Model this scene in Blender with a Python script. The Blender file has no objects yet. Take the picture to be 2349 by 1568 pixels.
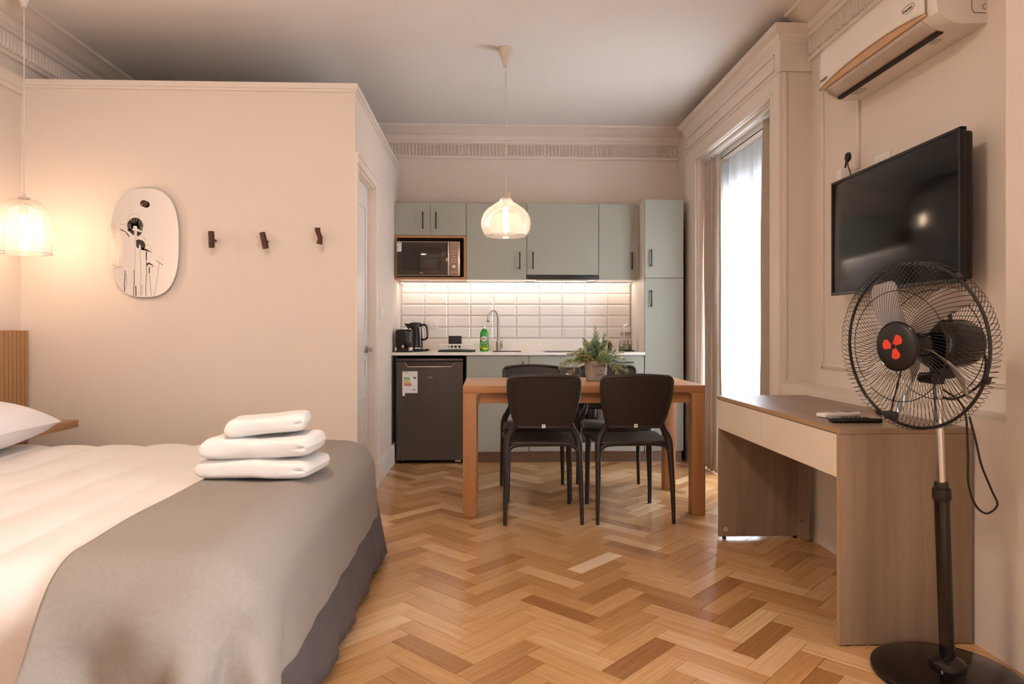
import bpy, bmesh, math, random
from mathutils import Vector, Matrix, noise

random.seed(7)
sc = bpy.context.scene
COL = sc.collection
PI = math.pi

# ------------------------------------------------------------------ camera
FPX, W_PX, H_PX = 1566.0, 2349.0, 1568.0
YAW = math.atan((1174.5 - 1115.0) / FPX)
cam_d = bpy.data.cameras.new('camera')
cam_d.sensor_fit = 'HORIZONTAL'
cam_d.sensor_width = 36.0
cam_d.lens = FPX / W_PX * 36.0
cam_d.shift_y = -(784.0 - 760.0) / W_PX
cam_d.clip_start = 0.05
cam = bpy.data.objects.new('camera', cam_d)
COL.objects.link(cam)
cam.location = (0, 0, 1.06)
cam.rotation_euler = (PI / 2, 0, -YAW)
sc.camera = cam

# ------------------------------------------------------------------ world, light, exposure
BULB = 45.0          # radiance of the pendant bulbs
LED = 7.0
CEIL_FILL = 26.0            # radiance of the assumed, unseen ceiling lamp added for fill light            # radiance of the strip under the wall cabinets
SKY = 10.0
sc.view_settings.view_transform = 'Standard'
sc.view_settings.look = 'None'
sc.view_settings.gamma = 1.0
sc.view_settings.use_curve_mapping = False
sc.view_settings.exposure = 1.36
wd = bpy.data.worlds.new('overcast_sky')
sc.world = wd
wd.use_nodes = True
bg = wd.node_tree.nodes['Background']
bg.inputs[0].default_value = (0.90, 0.945, 1.0, 1)
bg.inputs[1].default_value = SKY


def portal(name, loc, rot, sx, sy):
    l = bpy.data.lights.new(name, 'AREA')
    l.shape = 'RECTANGLE'
    l.size, l.size_y = sx, sy
    l.cycles.is_portal = True
    o = bpy.data.objects.new(name, l)
    COL.objects.link(o)
    o.location = loc
    o.rotation_euler = rot
    return o


portal('sky_portal', (2.03, 4.60, 1.22), (0, PI / 2, 0), 2.4, 1.40)
portal('sky_portal', (2.03, 0.05, 1.25), (0, PI / 2, 0), 2.3, 1.40)
sc.cycles.max_bounces = 7
sc.cycles.diffuse_bounces = 3
sc.cycles.glossy_bounces = 3
sc.cycles.transparent_max_bounces = 12
sc.cycles.transmission_bounces = 4
sc.cycles.use_adaptive_sampling = True
sc.cycles.adaptive_threshold = 0.1
sc.cycles.caustics_reflective = False
sc.cycles.caustics_refractive = False
sc.cycles.sample_clamp_indirect = 6.0
sc.cycles.use_denoising = True
sc.cycles.use_light_tree = False

# ------------------------------------------------------------------ materials


def lin(c):
    return tuple(((v / 255.0) / 12.92 if v / 255.0 <= 0.04045 else ((v / 255.0 + 0.055) / 1.055) ** 2.4) for v in c) + (1.0,)


def newmat(name):
    m = bpy.data.materials.new(name)
    m.use_nodes = True
    nt = m.node_tree
    return m, nt, nt.nodes, nt.links, nt.nodes['Principled BSDF']


def mat(name, col, rough=0.5, metal=0.0, spec=0.5, var=0.0, vscale=3.0, bump=0.0, bscale=60.0, coat=0.0, stretch=None):
    """plain principled material with a slow colour variation and a fine relief, both procedural"""
    m, nt, N, L, P = newmat(name)
    P.inputs['Base Color'].default_value = lin(col)
    P.inputs['Roughness'].default_value = rough
    P.inputs['Metallic'].default_value = metal
    P.inputs['Specular IOR Level'].default_value = spec
    if coat:
        P.inputs['Coat Weight'].default_value = coat
        P.inputs['Coat Roughness'].default_value = 0.08
    tc = N.new('ShaderNodeTexCoord')
    src = tc.outputs['Object']
    if stretch:
        mp = N.new('ShaderNodeMapping')
        mp.inputs['Scale'].default_value = stretch
        L.new(src, mp.inputs[0])
        src = mp.outputs[0]
    if var:
        nz = N.new('ShaderNodeTexNoise')
        nz.inputs['Scale'].default_value = vscale
        nz.inputs['Detail'].default_value = 3
        L.new(src, nz.inputs['Vector'])
        mr = N.new('ShaderNodeMapRange')
        mr.inputs[1].default_value = 0.3
        mr.inputs[2].default_value = 0.7
        mr.inputs[3].default_value = 1 - var
        mr.inputs[4].default_value = 1 + var
        L.new(nz.outputs[0], mr.inputs[0])
        hs = N.new('ShaderNodeHueSaturation')
        hs.inputs['Color'].default_value = lin(col)
        L.new(mr.outputs[0], hs.inputs['Value'])
        L.new(hs.outputs[0], P.inputs['Base Color'])
    if bump:
        nb = N.new('ShaderNodeTexNoise')
        nb.inputs['Scale'].default_value = bscale
        nb.inputs['Detail'].default_value = 4
        L.new(src, nb.inputs['Vector'])
        bp = N.new('ShaderNodeBump')
        bp.inputs['Strength'].default_value = bump
        bp.inputs['Distance'].default_value = 0.004
        L.new(nb.outputs[0], bp.inputs['Height'])
        L.new(bp.outputs[0], P.inputs['Normal'])
    return m


def wood(name, dark, light, axis='Z', scale=1.0, rough=0.45, bump=0.05, coat=0.0):
    """straight grain running along one object axis"""
    m, nt, N, L, P = newmat(name)
    tc = N.new('ShaderNodeTexCoord')
    mp = N.new('ShaderNodeMapping')
    s = [28 * scale, 28 * scale, 28 * scale]
    s['XYZ'.index(axis)] = 1.3 * scale
    mp.inputs['Scale'].default_value = s
    L.new(tc.outputs['Object'], mp.inputs[0])
    n1 = N.new('ShaderNodeTexNoise')
    n1.inputs['Scale'].default_value = 1.0
    n1.inputs['Detail'].default_value = 6
    n1.inputs['Roughness'].default_value = 0.65
    n1.inputs['Distortion'].default_value = 0.6
    L.new(mp.outputs[0], n1.inputs['Vector'])
    n2 = N.new('ShaderNodeTexNoise')
    n2.inputs['Scale'].default_value = 0.22
    n2.inputs['Detail'].default_value = 2
    L.new(mp.outputs[0], n2.inputs['Vector'])
    ad = N.new('ShaderNodeMath')
    ad.operation = 'ADD'
    L.new(n1.outputs[0], ad.inputs[0])
    L.new(n2.outputs[0], ad.inputs[1])
    r = N.new('ShaderNodeMapRange')
    r.inputs[1].default_value = 0.7
    r.inputs[2].default_value = 1.3
    L.new(ad.outputs[0], r.inputs[0])
    cr = N.new('ShaderNodeMix')
    cr.data_type = 'RGBA'
    cr.inputs[6].default_value = lin(dark)
    cr.inputs[7].default_value = lin(light)
    L.new(r.outputs[0], cr.inputs[0])
    L.new(cr.outputs[2], P.inputs['Base Color'])
    P.inputs['Roughness'].default_value = rough
    P.inputs['Specular IOR Level'].default_value = 0.4
    if coat:
        P.inputs['Coat Weight'].default_value = coat
        P.inputs['Coat Roughness'].default_value = 0.15
    bp = N.new('ShaderNodeBump')
    bp.inputs['Strength'].default_value = bump
    bp.inputs['Distance'].default_value = 0.003
    L.new(n1.outputs[0], bp.inputs['Height'])
    L.new(bp.outputs[0], P.inputs['Normal'])
    return m


def plank_wood():
    """oak planks: the tone changes from plank to plank, grain along the plank's own UV"""
    m, nt, N, L, P = newmat('herringbone_oak')
    oi = N.new('ShaderNodeObjectInfo')
    ge = N.new('ShaderNodeNewGeometry')
    uv = N.new('ShaderNodeUVMap')
    ad = N.new('ShaderNodeMath'); ad.operation = 'ADD'
    L.new(oi.outputs['Random'], ad.inputs[0]); L.new(ge.outputs['Random Per Island'], ad.inputs[1])
    fr = N.new('ShaderNodeMath'); fr.operation = 'FRACT'
    L.new(ad.outputs[0], fr.inputs[0])
    mu = N.new('ShaderNodeMath'); mu.operation = 'MULTIPLY'; mu.inputs[1].default_value = 53.0
    L.new(fr.outputs[0], mu.inputs[0])
    cb = N.new('ShaderNodeCombineXYZ')
    L.new(mu.outputs[0], cb.inputs[0]); L.new(mu.outputs[0], cb.inputs[1])
    va = N.new('ShaderNodeVectorMath'); va.operation = 'ADD'
    L.new(uv.outputs[0], va.inputs[0]); L.new(cb.outputs[0], va.inputs[1])
    mp = N.new('ShaderNodeMapping'); mp.inputs['Scale'].default_value = (3.0, 95.0, 1.0)
    L.new(va.outputs[0], mp.inputs[0])
    nz = N.new('ShaderNodeTexNoise')
    nz.inputs['Scale'].default_value = 1.0; nz.inputs['Detail'].default_value = 6
    nz.inputs['Roughness'].default_value = 0.7; nz.inputs['Distortion'].default_value = 0.4
    L.new(mp.outputs[0], nz.inputs['Vector'])
    ramp = N.new('ShaderNodeValToRGB')
    e = ramp.color_ramp.elements
    e[0].position = 0.0; e[0].color = lin((164, 114, 68))
    e[1].position = 1.0; e[1].color = lin((230, 188, 140))
    for p, c in ((0.10, (180, 129, 80)), (0.35, (196, 146, 94)), (0.6, (204, 154, 102)), (0.85, (214, 166, 116))):
        q = e.new(p); q.color = lin(c)
    L.new(fr.outputs[0], ramp.inputs[0])
    mr = N.new('ShaderNodeMapRange')
    mr.inputs[1].default_value = 0.3; mr.inputs[2].default_value = 0.7
    mr.inputs[3].default_value = 0.72; mr.inputs[4].default_value = 1.16
    L.new(nz.outputs[0], mr.inputs[0])
    hs = N.new('ShaderNodeHueSaturation')
    L.new(ramp.outputs[0], hs.inputs['Color']); L.new(mr.outputs[0], hs.inputs['Value'])
    L.new(hs.outputs[0], P.inputs['Base Color'])
    P.inputs['Roughness'].default_value = 0.21
    P.inputs['Specular IOR Level'].default_value = 0.5
    bp = N.new('ShaderNodeBump'); bp.inputs['Strength'].default_value = 0.04; bp.inputs['Distance'].default_value = 0.002
    L.new(nz.outputs[0], bp.inputs['Height']); L.new(bp.outputs[0], P.inputs['Normal'])
    return m


def emit(name, col, strength):
    m, nt, N, L, P = newmat(name)
    N.remove(P)
    e = N.new('ShaderNodeEmission')
    e.inputs[0].default_value = col
    e.inputs[1].default_value = strength
    L.new(e.outputs[0], N['Material Output'].inputs[0])
    return m


def sheer(name, col, transp, translu, rough_mix=0.0):
    """cloth or frosted glass: some light passes straight, some is scattered through"""
    m, nt, N, L, P = newmat(name)
    N.remove(P)
    tr = N.new('ShaderNodeBsdfTransparent')
    tl = N.new('ShaderNodeBsdfTranslucent'); tl.inputs[0].default_value = lin(col)
    df = N.new('ShaderNodeBsdfDiffuse'); df.inputs[0].default_value = lin(col)
    a = N.new('ShaderNodeMixShader'); a.inputs[0].default_value = translu
    L.new(df.outputs[0], a.inputs[1]); L.new(tl.outputs[0], a.inputs[2])
    b = N.new('ShaderNodeMixShader'); b.inputs[0].default_value = transp
    L.new(a.outputs[0], b.inputs[1]); L.new(tr.outputs[0], b.inputs[2])
    out = b
    if rough_mix:
        g = N.new('ShaderNodeBsdfGlossy'); g.inputs['Roughness'].default_value = 0.08
        lw = N.new('ShaderNodeLayerWeight'); lw.inputs[0].default_value = 0.35
        ml = N.new('ShaderNodeMath'); ml.operation = 'MULTIPLY'; ml.inputs[1].default_value = rough_mix
        L.new(lw.outputs['Fresnel'], ml.inputs[0])
        c = N.new('ShaderNodeMixShader')
        L.new(ml.outputs[0], c.inputs[0]); L.new(b.outputs[0], c.inputs[1]); L.new(g.outputs[0], c.inputs[2])
        out = c
    L.new(out.outputs[0], N['Material Output'].inputs[0])
    return m


M = {}
M['wall'] = mat('warm_white_wall_paint', (233, 217.5, 204), 0.75, var=0.012, vscale=1.5, bump=0.05, bscale=90)
M['ceiling'] = mat('ceiling_paint', (242, 236, 230), 0.85, var=0.01, vscale=1.2)
M['trim'] = mat('gloss_trim_paint', (236, 222, 210), 0.42, var=0.012, vscale=4, bump=0.03, bscale=40)
M['door'] = mat('white_door_paint', (236, 228, 220), 0.35, var=0.01)
M['plank'] = plank_wood()
M['plank_pale'] = wood('pale_repair_plank', (222, 186, 150), (236, 206, 172), 'X', 1.0, 0.3)
M['subfloor'] = mat('dark_floor_joint', (70, 42, 24), 0.8)
M['tile'] = mat('glazed_white_tile', (238, 232, 226), 0.12, spec=0.6, var=0.01, vscale=8)
M['grout'] = mat('tile_grout', (196, 184, 172), 0.85)
M['sage'] = mat('sage_green_laminate', (160, 160, 147), 0.5, var=0.012, vscale=3)
M['white_lam'] = mat('white_laminate', (238, 230, 222), 0.45, var=0.01)
M['quartz'] = mat('white_quartz_worktop', (240, 232, 224), 0.22, var=0.015, vscale=30)
M['oak_lam'] = wood('oak_laminate', (156, 112, 70), (184, 138, 92), 'X', 1.0)
M['toe'] = mat('brushed_plinth', (120, 96, 82), 0.28, metal=0.6, var=0.03, vscale=6)
M['black'] = mat('matt_black', (18, 17, 16), 0.45, var=0.04, vscale=30)
M['black_gloss'] = mat('gloss_black_plastic', (12, 11, 11), 0.14, var=0.04, vscale=10)
M['chrome'] = mat('chrome', (210, 208, 204), 0.12, metal=1.0, var=0.02, vscale=20)
M['steel'] = mat('brushed_steel', (178, 168, 158), 0.32, metal=1.0, var=0.04, vscale=20)
M['fridge'] = mat('dark_inox', (86, 78, 74), 0.34, metal=0.55, var=0.03, vscale=4, stretch=(1, 1, 30))
M['micro_glass'] = mat('mirror_oven_glass', (70, 60, 54), 0.06, metal=0.35, var=0.02)
M['micro_dark'] = mat('oven_window_tint', (58, 50, 45), 0.06, metal=0.35, var=0.02)
M['glass_black'] = mat('black_ceramic_glass', (16, 15, 15), 0.05, spec=0.6, var=0.02)
M['oven'] = mat('oven_front', (76, 66, 60), 0.25, metal=0.4, var=0.02)
M['white_plastic'] = mat('white_plastic', (238, 232, 226), 0.35, var=0.01)
M['paper'] = mat('white_label_paper', (235, 230, 226), 0.7, var=0.01)
M['ink'] = mat('black_ink', (30, 26, 24), 0.7, var=0.05, vscale=40)
M['silver_ink'] = mat('silver_print', (190, 186, 182), 0.4, metal=0.4, var=0.02)
M['table'] = wood('oiled_oak', (168, 114, 72), (196, 146, 100), 'X', 1.0, 0.42)
M['table_leg'] = wood('oiled_oak_upright', (164, 108, 66), (190, 136, 90), 'Z', 1.0, 0.42)
M['chair'] = mat('black_chair_plastic', (38, 33, 30), 0.42, var=0.04, vscale=10, bump=0.03, bscale=300)
M['desk'] = wood('grey_oak_laminate', (132, 108, 88), (164, 140, 118), 'Z', 0.9, 0.42)
M['desk_top'] = wood('grey_oak_laminate_top', (130, 106, 86), (160, 136, 114), 'Y', 0.9, 0.38)
M['desk_edge'] = mat('oak_edge_band', (176, 144, 106), 0.5, var=0.04, vscale=12)
M['drawer'] = mat('cream_drawer_front', (240, 226, 208), 0.35, var=0.01)
M['slat'] = wood('headboard_oak', (160, 114, 72), (190, 144, 98), 'Z', 1.0)
M['slat_gap'] = mat('headboard_backing', (78, 48, 24), 0.8)
M['dark_wood'] = wood('walnut_peg', (58, 26, 14), (82, 40, 22), 'Z', 2.0, 0.4)
M['sheet'] = mat('white_cotton', (226, 216, 210), 0.85, var=0.012, vscale=4, bump=0.12, bscale=220)
M['blanket'] = mat('grey_wool_blanket', (144, 134, 125), 0.95, var=0.05, vscale=110, bump=0.22, bscale=620)
M['skirt'] = mat('charcoal_bed_skirt', (92, 82, 82), 0.8, var=0.05, vscale=14, bump=0.1, bscale=200)
M['towel'] = mat('white_terry', (236, 231, 226), 0.95, var=0.02, vscale=20, bump=0.55, bscale=620)
M['curtain'] = mat('beige_curtain_linen', (186, 172, 160), 0.9, var=0.04, vscale=16, bump=0.15, bscale=220)
M['sheer'] = sheer('sheer_voile', (214, 220, 226), 0.06, 0.72)
M['shade'] = sheer('ribbed_clear_glass', (255, 246, 236), 0.86, 0.55, 0.7)
M['shade_pearl'] = sheer('pearl_frosted_glass', (255, 246, 238), 0.80, 0.5, 0.7)
M['bulb'] = emit('warm_bulb_filament', (1.0, 0.71, 0.49, 1), BULB)
M['ceil'] = emit('opal_lamp_diffuser', (1.0, 0.80, 0.65, 1), CEIL_FILL)  # glow of the added ceiling lamp that stays out of view
M['led'] = emit('warm_led_strip', (1.0, 0.84, 0.70, 1), LED)
M['cord'] = mat('white_flex', (225, 210, 195), 0.6, var=0.01)
M['pane'] = sheer('window_glass', (255, 255, 255), 0.97, 0.5, 0.5)
M['mirror'] = mat('mirror_silver', (236, 230, 224), 0.015, metal=1.0)
M['tv'] = mat('television_screen', (11, 10, 10), 0.13, spec=0.32, var=0.03)
M['tv_frame'] = mat('television_bezel', (40, 38, 36), 0.3, metal=0.3, var=0.03)
M['ac'] = mat('white_abs', (238, 228, 218), 0.32, var=0.01)
M['ac_gold'] = mat('champagne_trim', (214, 170, 128), 0.35, metal=0.35, var=0.02)
M['ac_louver'] = mat('ac_louver', (200, 184, 170), 0.4, var=0.02)
M['blade'] = sheer('smoked_fan_blade', (206, 198, 192), 0.15, 0.35, 0.9)
M['orange'] = mat('orange_print', (226, 66, 40), 0.5, var=0.02)
M['soap'] = mat('green_dish_soap', (16, 158, 34), 0.18, spec=0.6, var=0.03, coat=0.5)
M['red_ink'] = mat('red_print', (205, 38, 40), 0.5, var=0.02)
M['yellow'] = mat('yellow_print', (240, 196, 60), 0.5, var=0.02)
M['pot'] = mat('washed_concrete_pot', (168, 158, 149), 0.8, var=0.08, vscale=14, bump=0.2, bscale=80)
M['soil'] = mat('moss_soil', (60, 52, 34), 0.95, var=0.1, vscale=40)
M['leaf_a'] = mat('pale_green_needles', (182, 192, 132), 0.6, var=0.12, vscale=40)
M['leaf_b'] = mat('mid_green_needles', (124, 150, 96), 0.6, var=0.12, vscale=40)
M['leaf_c'] = mat('blue_green_needles', (150, 176, 148), 0.6, var=0.12, vscale=40)
M['leaf_d'] = mat('olive_needles', (196, 188, 122), 0.6, var=0.12, vscale=40)
M['stem'] = mat('brown_stem', (96, 78, 50), 0.7, var=0.08, vscale=30)
M['oil'] = mat('olive_oil', (150, 132, 24), 0.1, spec=0.7, var=0.03, coat=0.6)
M['vinegar'] = mat('dark_vinegar', (44, 22, 12), 0.1, spec=0.7, var=0.03, coat=0.6)
M['clear'] = sheer('clear_glass', (240, 245, 240), 0.75, 0.4, 0.9)
for k, c in (('e1', (20, 130, 70)), ('e2', (70, 165, 75)), ('e3', (170, 190, 60)), ('e4', (225, 190, 50)), ('e5', (225, 150, 50)), ('e6', (200, 80, 50)), ('e7', (180, 45, 45))):
    M[k] = mat('label_' + k, c, 0.6, var=0.02)

# ------------------------------------------------------------------ mesh helpers
WM = {}


class MB:
    def __init__(s):
        s.v = []
        s.f = []

    def add(s, vs, fs):
        o = len(s.v)
        s.v += [tuple(v) for v in vs]
        s.f += [tuple(i + o for i in f) for f in fs]
        return s

    def box(s, x0, x1, y0, y1, z0, z1):
        return s.add([(x0, y0, z0), (x1, y0, z0), (x1, y1, z0), (x0, y1, z0), (x0, y0, z1), (x1, y0, z1), (x1, y1, z1), (x0, y1, z1)],
                     [(0, 3, 2, 1), (4, 5, 6, 7), (0, 1, 5, 4), (1, 2, 6, 5), (2, 3, 7, 6), (3, 0, 4, 7)])

    def rbox(s, x0, x1, y0, y1, z0, z1, r=0.004, seg=2):
        bm = bmesh.new()
        bmesh.ops.create_cube(bm, size=1.0)
        for v in bm.verts:
            v.co = Vector((x0 + (v.co.x + .5) * (x1 - x0), y0 + (v.co.y + .5) * (y1 - y0), z0 + (v.co.z + .5) * (z1 - z0)))
        bmesh.ops.bevel(bm, geom=list(bm.edges), offset=r, segments=seg, profile=0.5, affect='EDGES', clamp_overlap=True)
        bm.verts.index_update()
        s.add([v.co[:] for v in bm.verts], [[v.index for v in f.verts] for f in bm.faces])
        bm.free()
        return s

    def tube(s, pts, r, n=8, closed=False, caps=True, flat=1.0):
        P = [Vector(p) for p in pts]
        k = len(P)
        rs = r if isinstance(r, (list, tuple)) else [r] * k
        T = []
        for i in range(k):
            a = P[i - 1] if (i or closed) else P[i]
            b = P[(i + 1) % k] if (i < k - 1 or closed) else P[i]
            T.append((b - a).normalized())
        up = Vector((0, 0, 1)) if abs(T[0].z) < 0.9 else Vector((1, 0, 0))
        nrm = (up - T[0] * up.dot(T[0])).normalized()
        vs, fs = [], []
        for i in range(k):
            nrm = (nrm - T[i] * nrm.dot(T[i]))
            nrm = nrm.normalized() if nrm.length > 1e-6 else T[i].orthogonal().normalized()
            bi = T[i].cross(nrm)
            for j in range(n):
                a = 2 * PI * j / n
                vs.append(P[i] + nrm * (math.cos(a) * rs[i]) + bi * (math.sin(a) * rs[i] * flat))
        m = k if closed else k - 1
        for i in range(m):
            i2 = (i + 1) % k
            for j in range(n):
                j2 = (j + 1) % n
                fs.append((i * n + j, i * n + j2, i2 * n + j2, i2 * n + j))
        if caps and not closed:
            fs.append(tuple(range(n))[::-1])
            fs.append(tuple((k - 1) * n + j for j in range(n)))
        return s.add(vs, fs)

    def lathe(s, prof, c=(0, 0, 0), n=32, axis=2):
        vs, fs = [], []
        for (r, z) in prof:
            for j in range(n):
                a = 2 * PI * j / n
                p = [r * math.cos(a), r * math.sin(a), z]
                if axis == 1:
                    p = [p[0], p[2], p[1]]
                if axis == 0:
                    p = [p[2], p[0], p[1]]
                vs.append((p[0] + c[0], p[1] + c[1], p[2] + c[2]))
        k = len(prof)
        for i in range(k - 1):
            for j in range(n):
                j2 = (j + 1) % n
                fs.append((i * n + j, i * n + j2, (i + 1) * n + j2, (i + 1) * n + j))
        if prof[0][0] > 1e-5:
            fs.append(tuple(range(n))[::-1])
        if prof[-1][0] > 1e-5:
            fs.append(tuple((k - 1) * n + j for j in range(n)))
        return s.add(vs, fs)

    def prism(s, poly, a0, a1, plane='xy'):
        """polygon given in a plane, extruded along the third axis from a0 to a1"""
        def pt(p, a):
            return {'xy': (p[0], p[1], a), 'xz': (p[0], a, p[1]), 'yz': (a, p[0], p[1])}[plane]
        n = len(poly)
        vs = [pt(p, a0) for p in poly] + [pt(p, a1) for p in poly]
        fs = [tuple(range(n))[::-1], tuple(range(n, 2 * n))]
        for i in range(n):
            j = (i + 1) % n
            fs.append((i, j, n + j, n + i))
        return s.add(vs, fs)

    def grid(s, fn, nu, nv, cu=False, cv=False):
        vs = [fn(i / (nu if cu else nu - 1), j / (nv if cv else nv - 1)) for i in range(nu) for j in range(nv)]
        fs = []
        for i in range(nu if cu else nu - 1):
            for j in range(nv if cv else nv - 1):
                i2, j2 = (i + 1) % nu, (j + 1) % nv
                fs.append((i * nv + j, i2 * nv + j, i2 * nv + j2, i * nv + j2))
        return s.add(vs, fs)

    def xf(s, m):
        s.v = [tuple(m @ Vector(v)) for v in s.v]
        return s

    def build(s, name, material, parent=None, ang=35, recalc=True, uv=None):
        vs = s.v
        if parent is not None:
            inv = WM[parent].inverted()
            vs = [tuple(inv @ Vector(v)) for v in vs]
            loc = Vector((0, 0, 0))
        else:
            xs = [v[0] for v in vs]; ys = [v[1] for v in vs]; zs = [v[2] for v in vs]
            loc = Vector(((min(xs) + max(xs)) / 2, (min(ys) + max(ys)) / 2, min(zs)))
            vs = [(v[0] - loc.x, v[1] - loc.y, v[2] - loc.z) for v in vs]
        me = bpy.data.meshes.new(name)
        me.from_pydata(vs, [], s.f)
        if recalc:
            bm = bmesh.new(); bm.from_mesh(me)
            bmesh.ops.recalc_face_normals(bm, faces=bm.faces)
            bm.to_mesh(me); bm.free()
        me.materials.append(material)
        if ang:
            me.polygons.foreach_set('use_smooth', [True] * len(me.polygons))
            me.set_sharp_from_angle(angle=math.radians(ang))
        me.update()
        o = bpy.data.objects.new(name, me)
        COL.objects.link(o)
        o.location = loc
        o.parent = parent
        WM[o] = (WM[parent].copy() if parent is not None else Matrix.Translation(loc))
        return o


def tag(o, label=None, cat=None, group=None, kind=None):
    if label: o['label'] = label
    if cat: o['category'] = cat
    if group: o['group'] = group
    if kind: o['kind'] = kind
    return o


def thing(name, label, cat, loc=(0, 0, 0), group=None):
    o = bpy.data.objects.new(name, None)
    o.empty_display_size = 0.1
    COL.objects.link(o)
    o.location = loc
    WM[o] = Matrix.Translation(loc)
    return tag(o, label, cat, group)


def struct(name, mb, m, label, parent=None, ang=35):
    o = mb.build(name, m, parent, ang)
    if parent is None:
        tag(o, label, None, None, 'structure')
    return o


def dup(root, loc, rz=0.0, label=None):
    def cp(o, par):
        c = o.copy()
        COL.objects.link(c)
        c.parent = par
        for ch in o.children:
            cp(ch, c)
        return c
    r = cp(root, None)
    r.location = loc
    r.rotation_euler = (0, 0, rz)
    if label: r['label'] = label
    return r


def text(body, size, m, name, parent, mw, extrude=0.0004, bend=None):
    cu = bpy.data.curves.new('lettering', 'FONT')
    cu.body = body
    cu.size = size
    cu.align_x = 'CENTER'
    cu.align_y = 'CENTER'
    cu.extrude = extrude
    cu.resolution_u = 3
    ob = bpy.data.objects.new('lettering', cu)
    COL.objects.link(ob)
    bpy.context.view_layer.update()
    me = ob.to_mesh()
    mb = MB()
    vs = [v.co.copy() for v in me.vertices]
    if bend:
        vs = [bend(v) for v in vs]
    mb.add([mw @ v for v in vs], [tuple(p.vertices) for p in me.polygons])
    ob.to_mesh_clear()
    bpy.data.objects.remove(ob)
    bpy.data.curves.remove(cu)
    return mb.build(name, m, parent, None, recalc=False)


def spline(pts, n=8):
    """Catmull-Rom through the points"""
    P = [Vector(p) for p in pts]
    P = [P[0] * 2 - P[1]] + P + [P[-1] * 2 - P[-2]]
    out = []
    for i in range(1, len(P) - 2):
        for k in range(n):
            t = k / n
            a, b, c, d = P[i - 1], P[i], P[i + 1], P[i + 2]
            out.append(0.5 * ((2 * b) + (c - a) * t + (2 * a - 5 * b + 4 * c - d) * t * t + (3 * b - a - 3 * c + d) * t ** 3))
    out.append(P[-2])
    return out


def solid(o, t, off=0.0):
    md = o.modifiers.new('thickness', 'SOLIDIFY')
    md.thickness = t
    md.offset = off
    return o


FRONT = lambda x, y, z: Matrix.Translation((x, y, z)) @ Matrix.Rotation(PI / 2, 4, 'X')     # lettering that faces -y

# ================================================================== STRUCTURE
XL, XR, XN, YB, YR, ZC = -2.64, 1.66, 1.83, 6.02, -1.30, 2.84
XP, YP, ZP = -0.757, 3.98, 2.49          # bathroom box: side wall, front wall, top

# ---- floor: slab and herringbone planks
floor = struct('floor', MB().box(-2.9, 2.1, YR - .1, YB + .2, -0.12, -0.0115), M['subfloor'], 'honey oak herringbone parquet floor of the room')
PL, PW, GAP = 0.3232, 0.0808, 0.0007


def plank_mb(cx=0, cy=0, ang=0, mb=None):
    mb = mb or MB()
    a, b, c = PL / 2 - GAP, PW / 2 - GAP, 0.0006
    ca, sa = math.cos(ang), math.sin(ang)
    vs = []
    for (h, k, z) in ((a - c, b - c, 0.0), (a, b, -c), (a, b, -0.011)):
        for sx, sy in ((-1, -1), (1, -1), (1, 1), (-1, 1)):
            x, y = sx * h, sy * k
            vs.append((cx + x * ca - y * sa, cy + x * sa + y * ca, z))
    fs = [(0, 1, 2, 3)] + [(i + 4 * l, i + 4 * l + 4, (i + 1) % 4 + 4 * l + 4, (i + 1) % 4 + 4 * l) for l in (0, 1) for i in range(4)]
    mb.add(vs, fs)
    return mb


def plank_uv(me, off=None):
    uvl = me.uv_layers.new(name='UVMap')
    return uvl


def cam_px(x, y, z):
    X, Y, Z = x, y, z - 1.06
    zc = X * math.sin(YAW) + Y * math.cos(YAW)
    if zc < 0.3: return None
    return 1174.5 + FPX * (X * math.cos(YAW) - Y * math.sin(YAW)) / zc, 760 - FPX * Z / zc, zc


planks = []
SQ = math.sqrt(0.5)
X0, Y0 = 0.4175, 0.008
for m in range(-8, 5):
    for k in range(-60, 90):
        for typ in (0, 1):
            if typ == 0:
                a, b, ang = (k + 8 * m) + 2.0, k + 0.5, PI / 4
            else:
                a, b, ang = (k + 8 * m) + 4.5, k - 1.0, 3 * PI / 4
            a *= PW; b *= PW
            x, y = (a - b) * SQ + X0, (a + b) * SQ + Y0
            if -2.85 < x < 2.0 and YR - .05 < y < YB + .12:
                if x < XP - .2 and y > YP + .2: continue          # inside the bathroom
                planks.append((x, y, ang))
vis = []
for i, (x, y, ang) in enumerate(planks):
    q = cam_px(x, y, 0)
    if q and -60 < q[0] < 2400 and q[1] < 1640 and x > XP - .1 and x < XR + .1:
        if x < -0.62 and y < 3.25: continue
        if x > 1.1 and y < 2.15 and False: continue
        vis.append((q[2], i))
vis.sort()
near = set(i for _, i in vis[:300])
p_me = {}
for ang in (PI / 4, 3 * PI / 4):
    me = bpy.data.meshes.new('plank')
    mb = plank_mb()
    me.from_pydata(mb.v, [], mb.f)
    uvl = me.uv_layers.new(name='UVMap')
    for lp in me.loops:
        co = me.vertices[lp.vertex_index].co
        uvl.data[lp.index].uv = (co.x + 0.3, co.y + 0.3)
    me.materials.append(M['plank'])
    p_me[ang] = me
inv = WM[floor].inverted()
pale = None
best = 9
for i in near:
    x, y, a = planks[i]
    d = math.hypot(x - 0.516, y - 3.12)
    if a < 1 and d < best:
        best, pale = d, i
for i in sorted(near):
    x, y, a = planks[i]
    o = bpy.data.objects.new('plank', p_me[a])
    COL.objects.link(o)
    o.parent = floor
    o.location = inv @ Vector((x, y, 0))
    o.rotation_euler = (0, 0, a)
    if i == pale:
        o.data = o.data.copy()
        o.data.materials[0] = M['plank_pale']
mb = MB()
uvs = []
for i, (x, y, a) in enumerate(planks):
    if i in near: continue
    plank_mb(x, y, a, mb)
far = mb.build('parquet_planks', M['plank'], floor, None, recalc=False)
tag(far, kind='stuff')
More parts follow.
